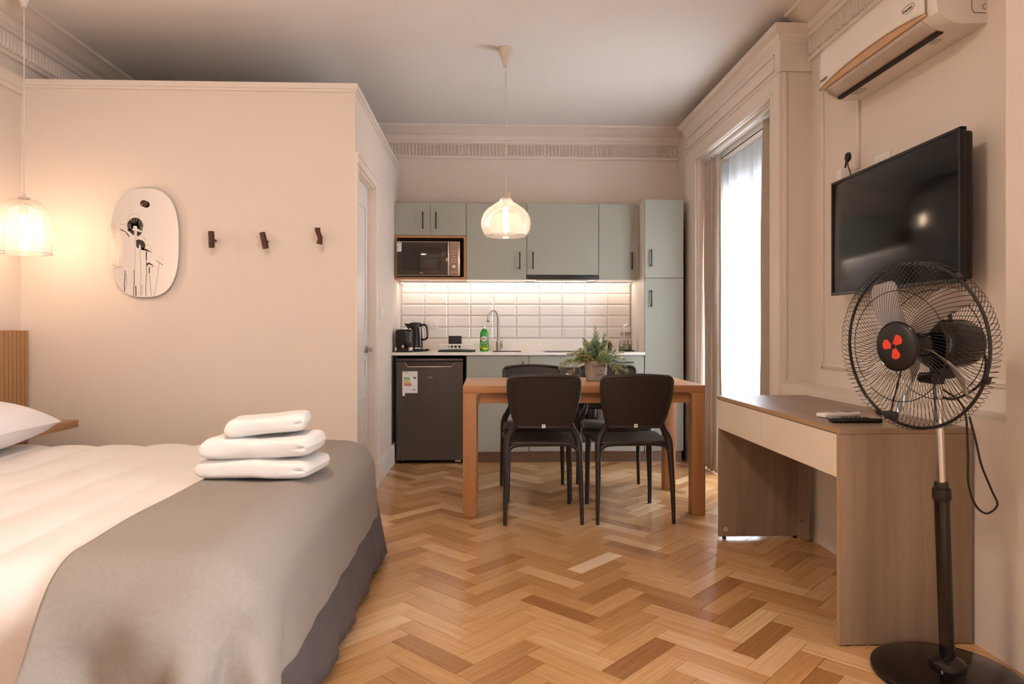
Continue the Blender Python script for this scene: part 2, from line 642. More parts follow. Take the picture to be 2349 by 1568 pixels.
uvl = far.data.uv_layers.new(name='UVMap')
n = 0
rest = [p for i, p in enumerate(planks) if i not in near]
for fi, poly in enumerate(far.data.polygons):
    x, y, a = rest[fi // 9]
    ca, sa = math.cos(-a), math.sin(-a)
    for li in poly.loop_indices:
        co = far.matrix_parent_inverse @ far.data.vertices[far.data.loops[li].vertex_index].co
        wx, wy = co.x + WM[floor].translation.x - x, co.y + WM[floor].translation.y - y
        uvl.data[li].uv = (wx * ca - wy * sa + 0.3, wx * sa + wy * ca + 0.3)

# ---- ceiling and walls
struct('ceiling', MB().box(-2.9, 2.1, YR - .1, YB + .2, ZC, ZC + .1), M['ceiling'], 'flat off-white plaster ceiling of the room')
wall_back = struct('wall_back', MB().box(-2.9, 2.1, YB, YB + .15, 0, ZC), M['wall'], 'warm white wall behind the kitchenette')
struct('wall_left', MB().box(XL - .15, XL, YR, YB, 0, ZC), M['wall'], 'warm white wall behind the headboard')
struct('wall_rear', MB().box(-2.9, 2.1, YR - .12, YR, 0, ZC), M['wall'], 'warm white wall opposite the kitchenette')
w = MB()
w.box(XR, 2.0, 2.12, 3.78, 0, 0.77)                   # dado under the television
w.box(XN, 2.0, 2.12, 3.78, 0.77, ZC)                  # recessed wall
w.box(XR, 2.0, 0.75, 2.12, 0, ZC)                     # pier
w.box(XR, 2.0, -0.65, 0.75, 2.4, ZC)
w.box(XR, 2.0, -0.65, 0.75, 0, 0.1)
w.box(XR, 2.0, YR, -0.65, 0, ZC)
w.box(XR, 2.0, 3.78, 3.90, 0, 2.76)
w.box(XR, 2.0, 3.90, 5.30, 2.41, 2.76)
w.box(XR, 2.0, 5.30, 5.60, 0, 2.76)
w.box(XN, 2.0, 3.78, 5.60, 2.76, ZC)
w.box(1.70, 2.0, 5.60, YB, 0, ZC)
w.box(1.82, 2.0, 3.90, 5.30, -0.01, 0.02)             # sill of the french window
struct('wall_right', w, M['wall'], 'warm white wall with window, recess and low ledge', ang=None)

# bathroom box in the corner
w = MB()
w.box(XL, XP, YP, YP + .06, 0, ZP)
w.box(XL, XP, YP + .06, YB, ZP - .05, ZP - .002)
struct('wall_partition', w, M['wall'], 'free-standing partition wall with the mirror and coat hooks', ang=None)
w = MB()
w.box(XP - .10, XP, 4.65, YB, 0, ZP - .001)
w.box(XP - .10, XP, YP + .06, 4.65, 2.03, ZP - .001)
struct('wall_bathroom', w, M['wall'], 'side wall of the bathroom box beside the kitchenette', ang=None)
t = MB()
t.box(XL, XP + .012, YP - .014, YP, ZP - .032, ZP)
t.box(XL, XP + .008, YP - .008, YP, ZP - .048, ZP - .032)
t.box(XP + .012, XP + .016, YP - .015, YB, ZP - .033, ZP + .0005)
t.box(XP, XP + .012, YP, YB, ZP - .032, ZP)
t.box(XP, XP + .0085, YP - .0085, YB, ZP - .055, ZP - .0325)
struct('trim_1', t, M['trim'], 'thin painted capping along the top of the partition')

# door in the bathroom wall
door = struct('door_1', MB().rbox(XP - .083, XP - .043, YP + .065, 4.645, 0.008, 2.022, .003), M['door'], 'white panelled bathroom door beside the kitchenette')


def panel_frame(mb, x, y0, y1, z0, z1, wd_=.014, h=.006):
    for (a, b, c, d) in ((y0, y1, z0, z0 + wd_), (y0, y1, z1 - wd_, z1), (y0, y0 + wd_, z0, z1), (y1 - wd_, y1, z0, z1)):
        mb.rbox(x, x + h, a, b, c, d, .0028, 2)
    mb.box(x - .001, x + .0015, y0 + wd_ + .02, y1 - wd_ - .02, z0 + wd_ + .02, z1 - wd_ - .02)


for (z0, z1) in ((.11, .64), (.745, .885), (1.05, 1.88)):
    p = MB(); panel_frame(p, XP - .043, 4.14, 4.56, z0, z1)
    p.build('panel', M['door'], door)
v = MB(); v.rbox(XP - .041, XP - .036, 4.30, 4.52, .22, .37, .002)
vent = v.build('vent_grille', M['door'], door)
for k in range(7):
    v = MB(); v.box(XP - .036, XP - .029, 4.315, 4.505, .235 + k * .018, .243 + k * .018)
    v.build('louver', M['ink'] if False else M['door'], vent)
h = MB()
h.lathe([(0, 0), (.026, 0), (.026, .008), (.014, .012), (.011, .04), (0, .04)], (XP - .043, 4.588, .94), 24, 0)
h.tube([(XP - .008, 4.588, .94), (XP - .004, 4.575, .94), (XP - .004, 4.48, .94)], .009, 10)
h.build('handle', M['steel'], door)
t = MB()
t.box(XP, XP + .016, 4.655, 4.75, 0.16, 2.085)
t.box(XP, XP + .022, 4.735, 4.765, 0.16, 2.0845)
t.box(XP, XP + .0165, YP + .0, 4.7505, 2.035, 2.0855)
t.box(XP, XP + .0225, YP + .0005, 4.7655, 2.0845, 2.10)
t.box(XP - .043, XP + .001, 4.645, 4.66, 0, 2.045)
t.box(XP - .043, XP + .001, YP + .06, 4.66, 2.022, 2.04)
t.box(XP, XP + .03, 4.655, 4.775, 0, 0.165)
t.box(XP, XP + .012, YP + .0005, YP + .055, 0, 2.0345)
struct('trim_2', t, M['trim'], 'white moulded architrave around the bathroom door')
b = MB()
b.prism([(0, 0), (.02, 0), (.02, .125), (.012, .14), (0, .152)], 4.775, 5.47, 'xz')
b.v = [(XP + x, y, z) for (x, y, z) in b.v]
b.box(XP, XP + .026, 5.47, 5.60, 0, .155)
struct('baseboard_left', b, M['trim'], 'tall white baseboard below the light switch')
b = MB()
b.box(XR - .012, XR, 5.30, 5.60, 0, .10)
struct('baseboard_right', b, M['trim'], 'low baseboard at the foot of the window casing')

# crown mouldings
PROF = [(0, 2.578), (.018, 2.578), (.024, 2.586), (.024, 2.597), (.012, 2.602), (.012, 2.706), (.026, 2.712), (.032, 2.728), (.044, 2.736), (.048, 2.772), (.075, 2.776), (.10, 2.792), (.135, 2.822), (.15, 2.824), (.155, 2.84), (0, 2.84)]


def crown(name, label, along, pos, a0, a1, sgn):
    """along 'x' or 'y'; pos = wall coordinate; sgn = direction into the room"""
    mb = MB()
    if along == 'x':
        mb.prism([(pos + sgn * d, z) for d, z in PROF], a0, a1, 'yz')
    else:
        mb.prism([(pos + sgn * d, z) for d, z in PROF], a0, a1, 'xz')
    o = struct(name, mb, M['trim'], label)
    fl = MB()
    pitch = .0305
    k = int((a1 - a0) / pitch)
    for i in range(k):
        c = a0 + (i + .5) * pitch
        ring = []
        for z, rr in ((2.606, .3), (2.612, 1), (2.692, 1), (2.700, .3)):
            for j in range(6):
                an = PI * j / 5
                u_, d_ = c + .0105 * math.cos(an) * rr, .011 + .019 * math.sin(an) * rr
                ring.append((u_, pos + sgn * d_, z) if along == 'x' else (pos + sgn * d_, u_, z))
        fs = [(l * 6 + j, l * 6 + j + 1, l * 6 + j + 7, l * 6 + j + 6) for l in range(3) for j in range(5)]
        fl.add(ring, fs)
    f = fl.build('fluting', M['trim'], o, 50, recalc=False)
    tag(f, kind='stuff')
    return o


crown('trim_3', 'fluted plaster crown moulding above the kitchen wall cabinets', 'x', YB, XL, 1.70, -1)
crown('trim_4', 'fluted plaster crown moulding above the air conditioner', 'y', XN, 2.12, 3.78, -1)
crown('trim_5', 'fluted plaster crown moulding over the headboard wall', 'y', XL, YR, YB, 1)
t = MB()
t.prism([(XL, 2.40), (XL + .02, 2.40), (XL + .024, 2.42), (XL + .015, 2.43), (XL + .018, 2.465), (XL + .034, 2.475), (XL + .034, 2.49), (XL, 2.49)], YR, YP, 'xz')
struct('trim_6', t, M['trim'], 'narrow picture rail along the headboard wall')

# window surround (cornice, frieze and casing) standing proud of the wall
t = MB()
CP = [(0, 2.662), (.008, 2.662), (.012, 2.685), (.026, 2.705), (.03, 2.725), (.052, 2.742), (.058, 2.765), (.058, 2.772), (0, 2.772)]
path = [(XN, 3.78, 0, -1), (XR, 3.78, -1, -1), (XR, 5.60, -1, 1), (1.70, 5.60, 0, 1)]
ring = []
for (px, py, nx, ny) in path:
    for d, z in CP:
        ring.append((px + nx * d, py + ny * d, z))
k = len(CP)
fs = [(i * k + j, i * k + (j + 1) % k, (i + 1) * k + (j + 1) % k, (i + 1) * k + j) for i in range(3) for j in range(k)]
t.add(ring, fs + [tuple(range(k)), tuple(3 * k + j for j in range(k))])
struct('trim_7', t, M['trim'], 'moulded cornice on top of the window surround')
t = MB()
t.box(XR - .014, XR, 3.765, 5.605, 2.5205, 2.665)                     # frieze board
for (y0, y1, z0, z1) in ((3.84, 5.54, 2.632, 2.642), (3.84, 5.54, 2.545, 2.555), (3.84, 3.85, 2.545, 2.642), (5.53, 5.54, 2.545, 2.642)):
    t.rbox(XR - .022, XR - .012, y0, y1, z0, z1, .003)
t.box(XR + .0005, XR + .17, 3.7655, 3.781, 2.5205, 2.6645)
for (y0, y1, z0, z1) in ((3.875, 5.335, 2.445, 2.52), (3.785, 3.875, 0, 2.52), (5.335, 5.595, 0, 2.52)):
    t.box(XR - .010, XR, y0, y1, z0, z1)
for (y0, y1, z0, z1) in ((3.9005, 5.3095, 2.412, 2.445), (3.875, 3.90, 0, 2.446), (5.31, 5.335, 0, 2.446)):
    t.rbox(XR - .018, XR, y0, y1, z0, z1, .006)
t.rbox(XR + .01, XR + .03, 3.771, 3.7815, .80, 2.519, .003)
struct('trim_8', t, M['trim'], 'white painted casing around the curtained window')
# panel frames on the recessed wall and the window ledge nosing
t = MB()
for (y0, y1, z0, z1) in ((2.24, 3.66, .86, 2.50),):
    for (a, b_, c, d) in ((y0, y1, z0, z0 + .03), (y0, y1, z1 - .03, z1), (y0, y0 + .03, z0, z1), (y1 - .03, y1, z0, z1)):
        t.rbox(XN - .008, XN, a, b_, c, d, .004)
        e = .012
        t.rbox(XN - .013, XN, a + (e if b_ - a < .05 else 0), b_ - (e if b_ - a < .05 else 0), c + (e if d - c < .05 else 0), d - (e if d - c < .05 else 0), .003)
struct('trim_9', t, M['trim'], 'raised panel moulding on the wall behind the television')

# french windows
def french(n, y0, y1, z0, z1, label):
    x0, x1 = 1.90, 1.955
    f = MB()
    f.box(x0, x1, y0, y0 + .05, z0, z1)
    f.box(x0, x1, y1 - .05, y1, z0, z1)
    f.box(x0, x1, y0 + .05, y1 - .05, z1 - .06, z1)
    f.box(x0, x1, y0 + .05, y1 - .05, z0, z0 + .05)
    o = struct('window_%d' % n, f, M['trim'], label, ang=None)
    ym = (y0 + y1) / 2
    for (a, b_) in ((y0 + .05, ym), (ym, y1 - .05)):
        l = MB()
        zz = [z0 + .05, z0 + .75, z0 + 1.35, z1 - .35, z1 - .06]
        l.box(x0 + .005, x1 - .005, a, a + .055, zz[0], zz[-1])
        l.box(x0 + .005, x1 - .005, b_ - .055, b_, zz[0], zz[-1])
        for z in zz:
            l.box(x0 + .006, x1 - .006, a + .055, b_ - .055, max(z - .025, zz[0]), min(z + .03, zz[-1]))
        lf = l.build('window_leaf', M['trim'], o, None)
        for za, zb in zip(zz, zz[1:]):
            p = MB(); p.box(x0 + .025, x0 + .03, a + .05, b_ - .05, za + .02, zb - .02)
            p.build('pane', M['pane'], lf, None)
    h = MB()
    h.rbox(x0 - .012, x0 + .006, ym + .012, ym + .036, 1.05, 1.18, .003)
    h.tube([(x0 - .01, ym + .024, 1.13), (x0 - .045, ym + .024, 1.13), (x0 - .05, ym + .024, 1.02)], .008, 8)
    h.build('window_handle', M['steel'], o)
    return o


w1 = french(1, 3.90, 5.30, 0.02, 2.41, 'bright french window behind the sheer curtain')
MB().box(1.957, 1.999, 3.901, 5.299, 2.10, 2.409).build('shutter_box', M['trim'], w1, None)
french(2, -0.65, 0.75, 0.10, 2.40, 'second french window further along the wall')  # unseen window, added behind the camera to fill the room with daylight

# backsplash tiles on the back wall (each tile has a bevelled face)
gr = MB(); gr.box(-0.757, 1.282, YB - .008, YB, 0.90, 1.50)
gr.build('grout', M['grout'], wall_back, None)


def tile_mb(x0, x1, z0, z1):
    mb = MB()
    g, bev, t0, t1 = .0012, .011, YB - .011, YB - .017
    ys = ((x0 + g, x1 - g, z0 + g, z1 - g, YB - .004), (x0 + g, x1 - g, z0 + g, z1 - g, t0), (x0 + g + bev, x1 - g - bev, z0 + g + bev, z1 - g - bev, t1))
    vs = []
    for (a, b_, c, d, y) in ys:
        vs += [(a, y, c), (b_, y, c), (b_, y, d), (a, y, d)]
    fs = [(8, 9, 10, 11)] + [(i + 4 * l, (i + 1) % 4 + 4 * l, (i + 1) % 4 + 4 * l + 4, i + 4 * l + 4) for l in (0, 1) for i in range(4)]
    return mb.add(vs, fs)


zr = [1.0, 1.0985, 1.197, 1.2955, 1.394, 1.4925]
xc = [-0.742 + .2017 * i for i in range(11)]
base_tile = None
for r in range(5):
    for c in range(10):
        if base_tile is None:
            base_tile = tile_mb(xc[0], xc[1], zr[0], zr[1]).build('tile', M['tile'], wall_back, None)
        else:
            o = bpy.data.objects.new('tile', base_tile.data)
            COL.objects.link(o)
            o.parent = wall_back
            o.location = base_tile.location + Vector((xc[c] - xc[0], 0, zr[r] - zr[0]))
    tile_mb(-.757, xc[0], zr[r], zr[r + 1])
for r in range(5):
    mb = MB(); mb.box(-.757, xc[0] - .001, YB - .012, YB - .004, zr[r] + .001, zr[r + 1] - .001)
    mb.build('cut_tile', M['tile'], wall_back, None)

# ================================================================== KITCHEN
def vhandle(mb, x, y, z0, z1):
    """thin black bow handle, vertical, in front of a door at y"""
    mb.rbox(x - .005, x + .005, y - .030, y - .021, z0, z1, .002)
    mb.box(x - .004, x + .004, y - .024, y, z0 + .002, z0 + .012)
    mb.box(x - .004, x + .004, y - .024, y, z1 - .012, z1 - .002)
    return mb


def hhandle(mb, x0, x1, y, z):
    mb.rbox(x0, x1, y - .030, y - .021, z - .005, z + .005, .002)
    mb.box(x0 + .002, x0 + .012, y - .024, y, z - .004, z + .004)
    mb.box(x1 - .012, x1 - .002, y - .024, y, z - .004, z + .004)
    return mb


def front(parent, name, x0, x1, z0, z1, y, handle=None, m='sage'):
    d = MB().rbox(x0 + .0015, x1 - .0015, y, y + .018, z0 + .0015, z1 - .0015, .0012, 1).build(name, M[m], parent)
    if handle:
        if handle[0] == 'v':
            vhandle(MB(), handle[1], y, handle[2], handle[3]).build('handle', M['black'], d)
        else:
            q = MB(); hhandle(q, handle[1], handle[2], y, handle[3]); q.build('handle', M['black'], d)
    return d


YU, YF = 5.67, 5.49        # fronts of the wall units and of the base units
# wall units
c = thing('wall_cabinet', 'double-door sage wall cabinet with an oak niche for the microwave', 'cabinet', (-.46, 5.85, 1.49))
b = MB()
b.box(-.757, -.165, YU + .0185, YB - .02, 1.855, 2.125)
b.build('body', M['sage'], c, None)
b = MB()
b.box(-.757, -.738, YU, YB - .02, 1.492, 1.853); b.box(-.184, -.165, YU, YB - .02, 1.492, 1.853)
b.box(-.738, -.184, YU, YB - .02, 1.835, 1.853); b.box(-.738, -.184, YU, YB - .02, 1.492, 1.510)
b.box(-.738, -.184, YB - .04, YB - .02, 1.51, 1.835)
b.build('niche', M['oak_lam'], c, None)
front(c, 'door', -.757, -.461, 1.855, 2.125, YU, ('v', -.521, 1.908, 2.046))
front(c, 'door', -.461, -.165, 1.855, 2.125, YU, ('v', -.413, 1.908, 2.046))
for x0, x1, z0, hx, lab in ((-.163, .337, 1.492, .279, 'tall-fronted sage wall cabinet right of the microwave niche'), (.339, .939, 1.531, .389, 'wide sage wall cabinet above the black cooker hood'), (.941, 1.269, 1.492, 1.217, 'narrow sage wall cabinet between the hood cabinet and the tall larder')):
    c = thing('wall_cabinet', lab, 'cabinet', ((x0 + x1) / 2, 5.85, z0))
    b = MB()
    b.box(x0, x1, YU + .0185, YB - .02, z0, 2.125)
    b.build('body', M['white_lam'], c, None)
    front(c, 'door', x0, x1, z0, 2.125, YU, ('v', hx, 1.578, 1.72))
f = MB(); f.box(1.269, 1.285, YU + .03, YB - .02, 1.495, 2.12)
tag(f.build('filler_strip', M['white_lam'], None, None), 'white filler strip between the wall cabinets and the tall larder', 'panel')
# cooker hood
c = thing('cooker_hood', 'slim black pull-out cooker hood under the wide wall cabinet', 'cooker hood', (.639, 5.8, 1.49))
MB().rbox(.341, .937, YU + .03, YB - .05, 1.494, 1.529, .003).build('body', M['steel'], c)
MB().rbox(.339, .939, YU - .006, YU + .03, 1.494, 1.529, .003).build('front_lip', M['black'], c)
MB().box(.42, .86, YU + .07, YB - .1, 1.489, 1.494).build('filter', M['steel'], c, None)
text('Splendid', .012, M['silver_ink'], 'logo', c, FRONT(.41, YU - .0065, 1.512)) if False else None
# LED strip
l = MB(); l.rbox(-.735, 1.262, YB - .110, YB - .0815, 1.479, 1.4915, .002)
c = thing('led_strip_light', 'warm LED strip light glowing under the wall cabinets', 'light', (.26, YB - .095, 1.475))
l.build('profile', M['white_plastic'], c)
MB().box(-.733, 1.26, YB - .108, YB - .0835, 1.4745, 1.4785).build('diffuser', M['led'], c, None)

# microwave
c = thing('microwave', 'silver microwave oven with mirrored door in the oak niche', 'microwave', (-.48, 5.8, 1.511))
MB().rbox(-.735, -.214, 5.66, 5.96, 1.519, 1.800, .006).build('body', M['black'], c)
MB().rbox(-.737, -.318, 5.642, 5.662, 1.517, 1.803, .006).build('door_frame', M['steel'], c)
MB().rbox(-.731, -.3195, 5.6405, 5.645, 1.523, 1.796, .002).build('door_glass', M['micro_glass'], c)
MB().rbox(-.692, -.37, 5.6395, 5.642, 1.565, 1.752, .001).build('viewing_window', M['micro_dark'], c)
MB().rbox(-.3175, -.301, 5.634, 5.662, 1.517, 1.803, .004).build('handle_bar', M['steel'], c)
MB().rbox(-.300, -.2135, 5.643, 5.662, 1.517, 1.803, .004).build('control_panel', M['steel'], c)
MB().box(-.298, -.231, 5.6415, 5.644, 1.553, 1.798).build('control_face', M['toe'], c, None)
MB().box(-.298, -.231, 5.6415, 5.644, 1.521, 1.549).build('release_button', M['toe'], c, None)
MB().lathe([(0, -.012), (.013, -.012), (.015, 0), (.015, .004), (0, .004)], (-.2645, 5.6405, 1.594), 20, 1).build('knob', M['steel'], c)
for (x, z) in ((-.277, 1.722), (-.251, 1.722), (-.264, 1.70), (-.264, 1.678), (-.277, 1.655), (-.251, 1.655), (-.277, 1.634), (-.251, 1.634)):
    MB().rbox(x - .009, x + .009, 5.640, 5.6425, z - .003, z + .003, .001, 1).build('button', M['silver_ink'], c)
lb = MB().box(-.732, -.694, 5.639, 5.6405, 1.716, 1.794).build('energy_sticker', M['paper'], c, None)
MB().box(-.730, -.698, 5.6384, 5.6392, 1.785, 1.789).build('print', M['ink'], lb, None)
MB().box(-.709, -.703, 5.6384, 5.6392, 1.762, 1.767).build('print', M['ink'], lb, None)
MB().box(-.728, -.722, 5.6384, 5.6392, 1.758, 1.768).build('print', M['e2'], lb, None)
MB().box(-.728, -.721, 5.6384, 5.6392, 1.742, 1.752).build('print', M['e6'], lb, None)
text('TCL', .018, M['silver_ink'], 'logo', c, FRONT(-.53, 5.6392, 1.541))
for x in (-.70, -.25):
    MB().lathe([(.012, 1.5105), (.012, 1.5195)], (x, 5.70, 0), 12).build('foot', M['black'], c)

# base units
c = thing('base_cabinet', 'sage base cabinet beside the dark fridge', 'cabinet', (.09, 5.75, 0))
b = MB(); b.box(-.157, .346, YF + .0185, YB - .02, .09, .742); b.build('body', M['white_lam'], c, None)
front(c, 'door', -.157, .346, .098, .866, YF, ('v', .295, .70, .815))
c = thing('oven_housing', 'base unit with a dark built-in oven below the cooktop', 'oven', (.65, 5.75, 0))
b = MB(); b.box(.349, .957, YF + .022, YB - .02, .09, .868); b.build('body', M['white_lam'], c, None)
front(c, 'top_panel', .348, .958, .770, .866, YF)
front(c, 'bottom_panel', .348, .958, .098, .165, YF)
ov = MB().rbox(.352, .954, YF - .004, YF + .02, .168, .767, .004).build('oven_door', M['oven'], c)
MB().rbox(.40, .906, YF - .007, YF - .004, .24, .56, .002).build('oven_window', M['glass_black'], ov)
hh = MB(); hh.tube([(.42, YF - .045, .63), (.886, YF - .045, .63)], .008, 10); hh.box(.44, .455, YF - .045, YF - .004, .624, .636); hh.box(.851, .866, YF - .045, YF - .004, .624, .636)
hh.build('handle', M['steel'], ov)
for x in (.45, .552, .654, .756):
    MB().lathe([(0, -.024), (.017, -.022), (.019, 0), (0, 0)], (x, YF - .004, .705), 20, 1).build('knob', M['white_plastic'], ov)
c = thing('drawer_unit', 'sage base unit with stacked drawers next to the tall larder', 'cabinet', (1.12, 5.75, 0))
b = MB(); b.box(.961, 1.281, YF + .0185, YB - .02, .09, .868); b.build('body', M['white_lam'], c, None)
for z0, z1 in ((.719, .866), (.412, .716), (.098, .409)):
    front(c, 'drawer', .960, 1.281, z0, z1, YF, ('h', 1.047, 1.193, z1 - .055))
tag(MB().box(-.157, 1.60, YF + .045, YF + .06, 0, .088).build('plinth', M['toe'], None, None), 'brown reflective plinth under the base cabinets', 'plinth')
# larder
c = thing('larder_cabinet', 'tall two-door sage larder cabinet at the window end', 'cabinet', (1.44, 5.75, 0))
b = MB(); b.box(1.286, 1.604, YF + .0185, YB - .001, .09, 2.131); b.build('body', M['white_lam'], c, None)
front(c, 'door', 1.286, 1.604, 1.494, 2.131, YF, ('v', 1.335, 1.587, 1.723))
front(c, 'door', 1.286, 1.604, .09, 1.491, YF, ('v', 1.335, 1.26, 1.393))
# worktop with sink cut-out and upstand
c = thing('worktop', 'white quartz kitchen worktop with upstand', 'worktop', (.26, 5.75, .87))
sx0, sx1, sy0, sy1 = .055, .295, 5.60, 5.86
b = MB()
b.box(-.756, 1.284, YF - .022, sy0, .87, .893); b.box(-.756, 1.284, sy1, YB - .018, .87, .893)
b.box(-.756, sx0, sy0, sy1, .87, .893); b.box(sx1, 1.284, sy0, sy1, .87, .893)
b.build('slab', M['quartz'], c, None)
MB().rbox(-.756, 1.284, YB - .030, YB - .0185, .893, .999, .002).build('upstand', M['quartz'], c)
s = MB()
s.box(sx0, sx1, sy0, sy1, .745, .75)
for (a, b_, d, e) in ((sx0 - .003, sx0, sy0, sy1), (sx1, sx1 + .003, sy0, sy1), (sx0, sx1, sy0 - .003, sy0), (sx0, sx1, sy1, sy1 + .003)):
    s.box(a, b_, d, e, .745, .8935)
s.build('sink_bowl', M['steel'], c, None)['label'] = 'undermount stainless sink bowl'
# faucet
c = thing('kitchen_faucet', 'brushed steel gooseneck tap behind the sink', 'faucet', (.105, 5.92, .893))
MB().lathe([(.024, .893), (.024, .897), (.0185, .90), (.0185, .975), (.014, .98), (.0, .98)], (.105, 5.92, 0), 20).build('base', M['steel'], c)
pts = [(.105, 5.92, .97), (.105, 5.92, 1.17)]
for k in range(1, 11):
    a = PI * k / 10
    pts.append((.105 - .040 + .040 * math.cos(a) + (-.006 if k > 8 else 0), 5.92 - .05 * (1 - math.cos(a)) / 2 * 1.2, 1.17 + .075 * math.sin(a)))
pts += [(.018, 5.858, 1.148)]
MB().tube(pts, .0105, 12).build('spout', M['steel'], c)
MB().lathe([(.0115, 1.143), (.0115, 1.152)], (.018, 5.858, 0), 14).build('aerator', M['black'], c)
q = MB(); q.rbox(.121, .141, 5.912, 5.93, .935, .965, .003); q.rbox(.132, .142, 5.914, 5.928, .895 + .02, .985, .003)
q.build('lever', M['steel'], c)
# cooktop
c = thing('cooktop', 'flat black glass cooktop set on the worktop', 'cooktop', (.70, 5.68, .893))
MB().rbox(.478, .93, 5.50, 5.84, .8932, .8995, .002).build('glass', M['glass_black'], c)
for (x, y, r) in ((.59, 5.59, .075), (.82, 5.59, .09), (.59, 5.76, .09), (.82, 5.76, .065)):
    q = MB(); q.tube([(x + r * math.cos(2 * PI * i / 28), y + r * math.sin(2 * PI * i / 28), .8996) for i in range(28)], .0012, 4, closed=True)
    q.build('heating_ring', M['silver_ink'], c)

# fridge in its alcove
c = thing('mini_fridge', 'dark stainless under-counter fridge with energy sticker', 'fridge', (-.452, 5.75, 0))
MB().rbox(-.715, -.187, YF + .045, YB - .06, .025, .820, .006).build('body', M['fridge'], c)
MB().rbox(-.718, -.184, YF + .004, YB - .05, .820, .843, .005).build('top', M['fridge'], c)
x0, x1, zt = -.716, -.186, .815
hA, hB, hz = (-.655, .813), (-.625, .772), None
poly = [(x0, .03), (x1, .03), (x1, zt), (-.248, zt), (-.276, .778), (-.626, .778), (-.654, zt), (x0, zt)]
q = MB(); q.prism(poly, YF, YF + .042, 'xz')
dr = q.build('door', M['fridge'], c, None)
MB().box(-.66, -.24, YF + .018, YF + .0415, .76, .8145).build('handle_recess', M['oven'], dr, None)
q = MB(); q.tube([(-.648, YF - .001, .808), (-.626, YF - .002, .778), (-.276, YF - .002, .778), (-.254, YF - .001, .808)], .004, 8)
q.build('handle_trim', M['steel'], dr)
st = MB(); st.prism([(-.669, .545), (-.648, .545), (-.648, .568), (-.548, .568), (-.548, .742), (-.669, .742)], YF - .0012, YF - .0002, 'xz')
st = st.build('energy_sticker', M['paper'], dr, None)
for k in range(7):
    z = .693 - k * .0098
    q = MB(); q.prism([(-.659, z), (-.659 + .046 + k * .0028, z), (-.659 + .049 + k * .0028, z - .003), (-.659 + .046 + k * .0028, z - .0065), (-.659, z - .0065)], YF - .0018, YF - .0011, 'xz')
    q.build('rating_bar', M['e%d' % (k + 1)], st, None)
q = MB(); q.prism([(-.583, .690), (-.579, .696), (-.558, .696), (-.558, .684), (-.579, .684)], YF - .0018, YF - .0011, 'xz'); q.build('rating_arrow', M['ink'], st, None)
for (a, b_, z, h_) in ((-.667, -.55, .728, .0007), (-.667, -.55, .705, .0007), (-.667, -.55, .618, .0007), (-.667, -.55, .60, .0007), (-.667, -.55, .585, .0007)):
    MB().box(a, b_, YF - .0016, YF - .0011, z, z + h_).build('rule', M['silver_ink'], st, None)
MB().box(-.588, -.566, YF - .0016, YF - .0011, .592, .597).build('print', M['ink'], st, None)
text('Energía', .014, M['ink'], 'lettering', st, FRONT(-.641, YF - .0013, .735), .0002)
text('A++', .008, M['paper'], 'lettering', st, FRONT(-.568, YF - .0019, .690), .0002)
text('TCL', .022, M['silver_ink'], 'logo', dr, FRONT(-.447, YF - .0005, .690))
for x in (-.68, -.225):
    MB().lathe([(.016, 0), (.016, .026)], (x, YF + .08, 0), 12).build('foot', M['black'], c)
MB().rbox(-.25, -.20, YF + .01, YF + .06, .012, .028, .002).build('hinge', M['steel'], c)
p = MB(); p.box(-.165, -.158, YF + .01, YB - .02, 0, .869)
tag(p.build('side_panel', M['black'], None, None), 'dark side panel closing the fridge alcove', 'panel')
p = MB(); p.box(-.727, -.17, YB - .045, YB - .021, .16, .869); p.box(-.755, -.728, YF + .12, YB - .021, .16, .869)
tag(p.build('alcove_lining', M['black'], None, None), 'dark lining of the alcove behind the fridge', 'panel')

# ---- things on the worktop
c = thing('toaster', 'black upright toaster with a silver badge on the worktop', 'toaster', (-.665, 5.60, .893))
MB().rbox(-.735, -.597, 5.545, 5.70, .905, 1.078, .022, 3).build('body', M['black_gloss'], c)
MB().rbox(-.738, -.594, 5.542, 5.703, .894, .918, .006).build('base', M['black'], c)
for y in (5.595, 5.645):
    MB().box(-.715, -.617, y - .009, y + .009, 1.074, 1.0785).build('slot', M['glass_black'], c, None)
MB().rbox(-.738, -.722, 5.540, 5.56, .903, .932, .002).build('corner_plate', M['chrome'], c)
MB().rbox(-.626, -.594, 5.540, 5.56, .903, .932, .002).build('corner_plate', M['chrome'], c)
bd = MB().rbox(-.682, -.662, 5.5415, 5.546, .925, .949, .002).build('badge', M['steel'], c)
MB().rbox(-.676, -.668, 5.5405, 5.542, .932, .942, .001).build('badge_mark', M['ink'], bd)
q = MB(); q.tube([(-.612, 5.546, .97), (-.612, 5.541, 1.05)], .0035, 8); q.rbox(-.620, -.604, 5.535, 5.548, 1.075, 1.085, .002); q.build('lever', M['chrome'], c)

c = thing('electric_kettle', 'black jug kettle with faceted steel side behind the toaster', 'kettle', (-.60, 5.78, .893))
def kj(u, v_):
    a = 2 * PI * u
    z = .915 + v_ * .212
    r = .060 - .012 * v_
    fac = 1 + .03 * math.cos(10 * a) * math.sin(PI * v_)
    x, y = r * fac * math.cos(a), r * fac * math.sin(a)
    if v_ > .72 and math.cos(a) < 0:
        x *= 1 + 1.05 * max(0, -math.cos(a)) ** 6 * ((v_ - .72) / .28)
    return (-.592 + x, 5.78 + y, z)
MB().grid(kj, 40, 14, cu=True).build('jug', M['black_gloss'], c)
MB().lathe([(.066, .894), (.070, .900), (.066, .913), (.05, .917), (0, .917)], (-.592, 5.78, 0), 32).build('power_base', M['black'], c)
MB().lathe([(.061, .917), (.0615, .921), (.06, .925)], (-.592, 5.78, 0), 32).build('steel_ring', M['chrome'], c)
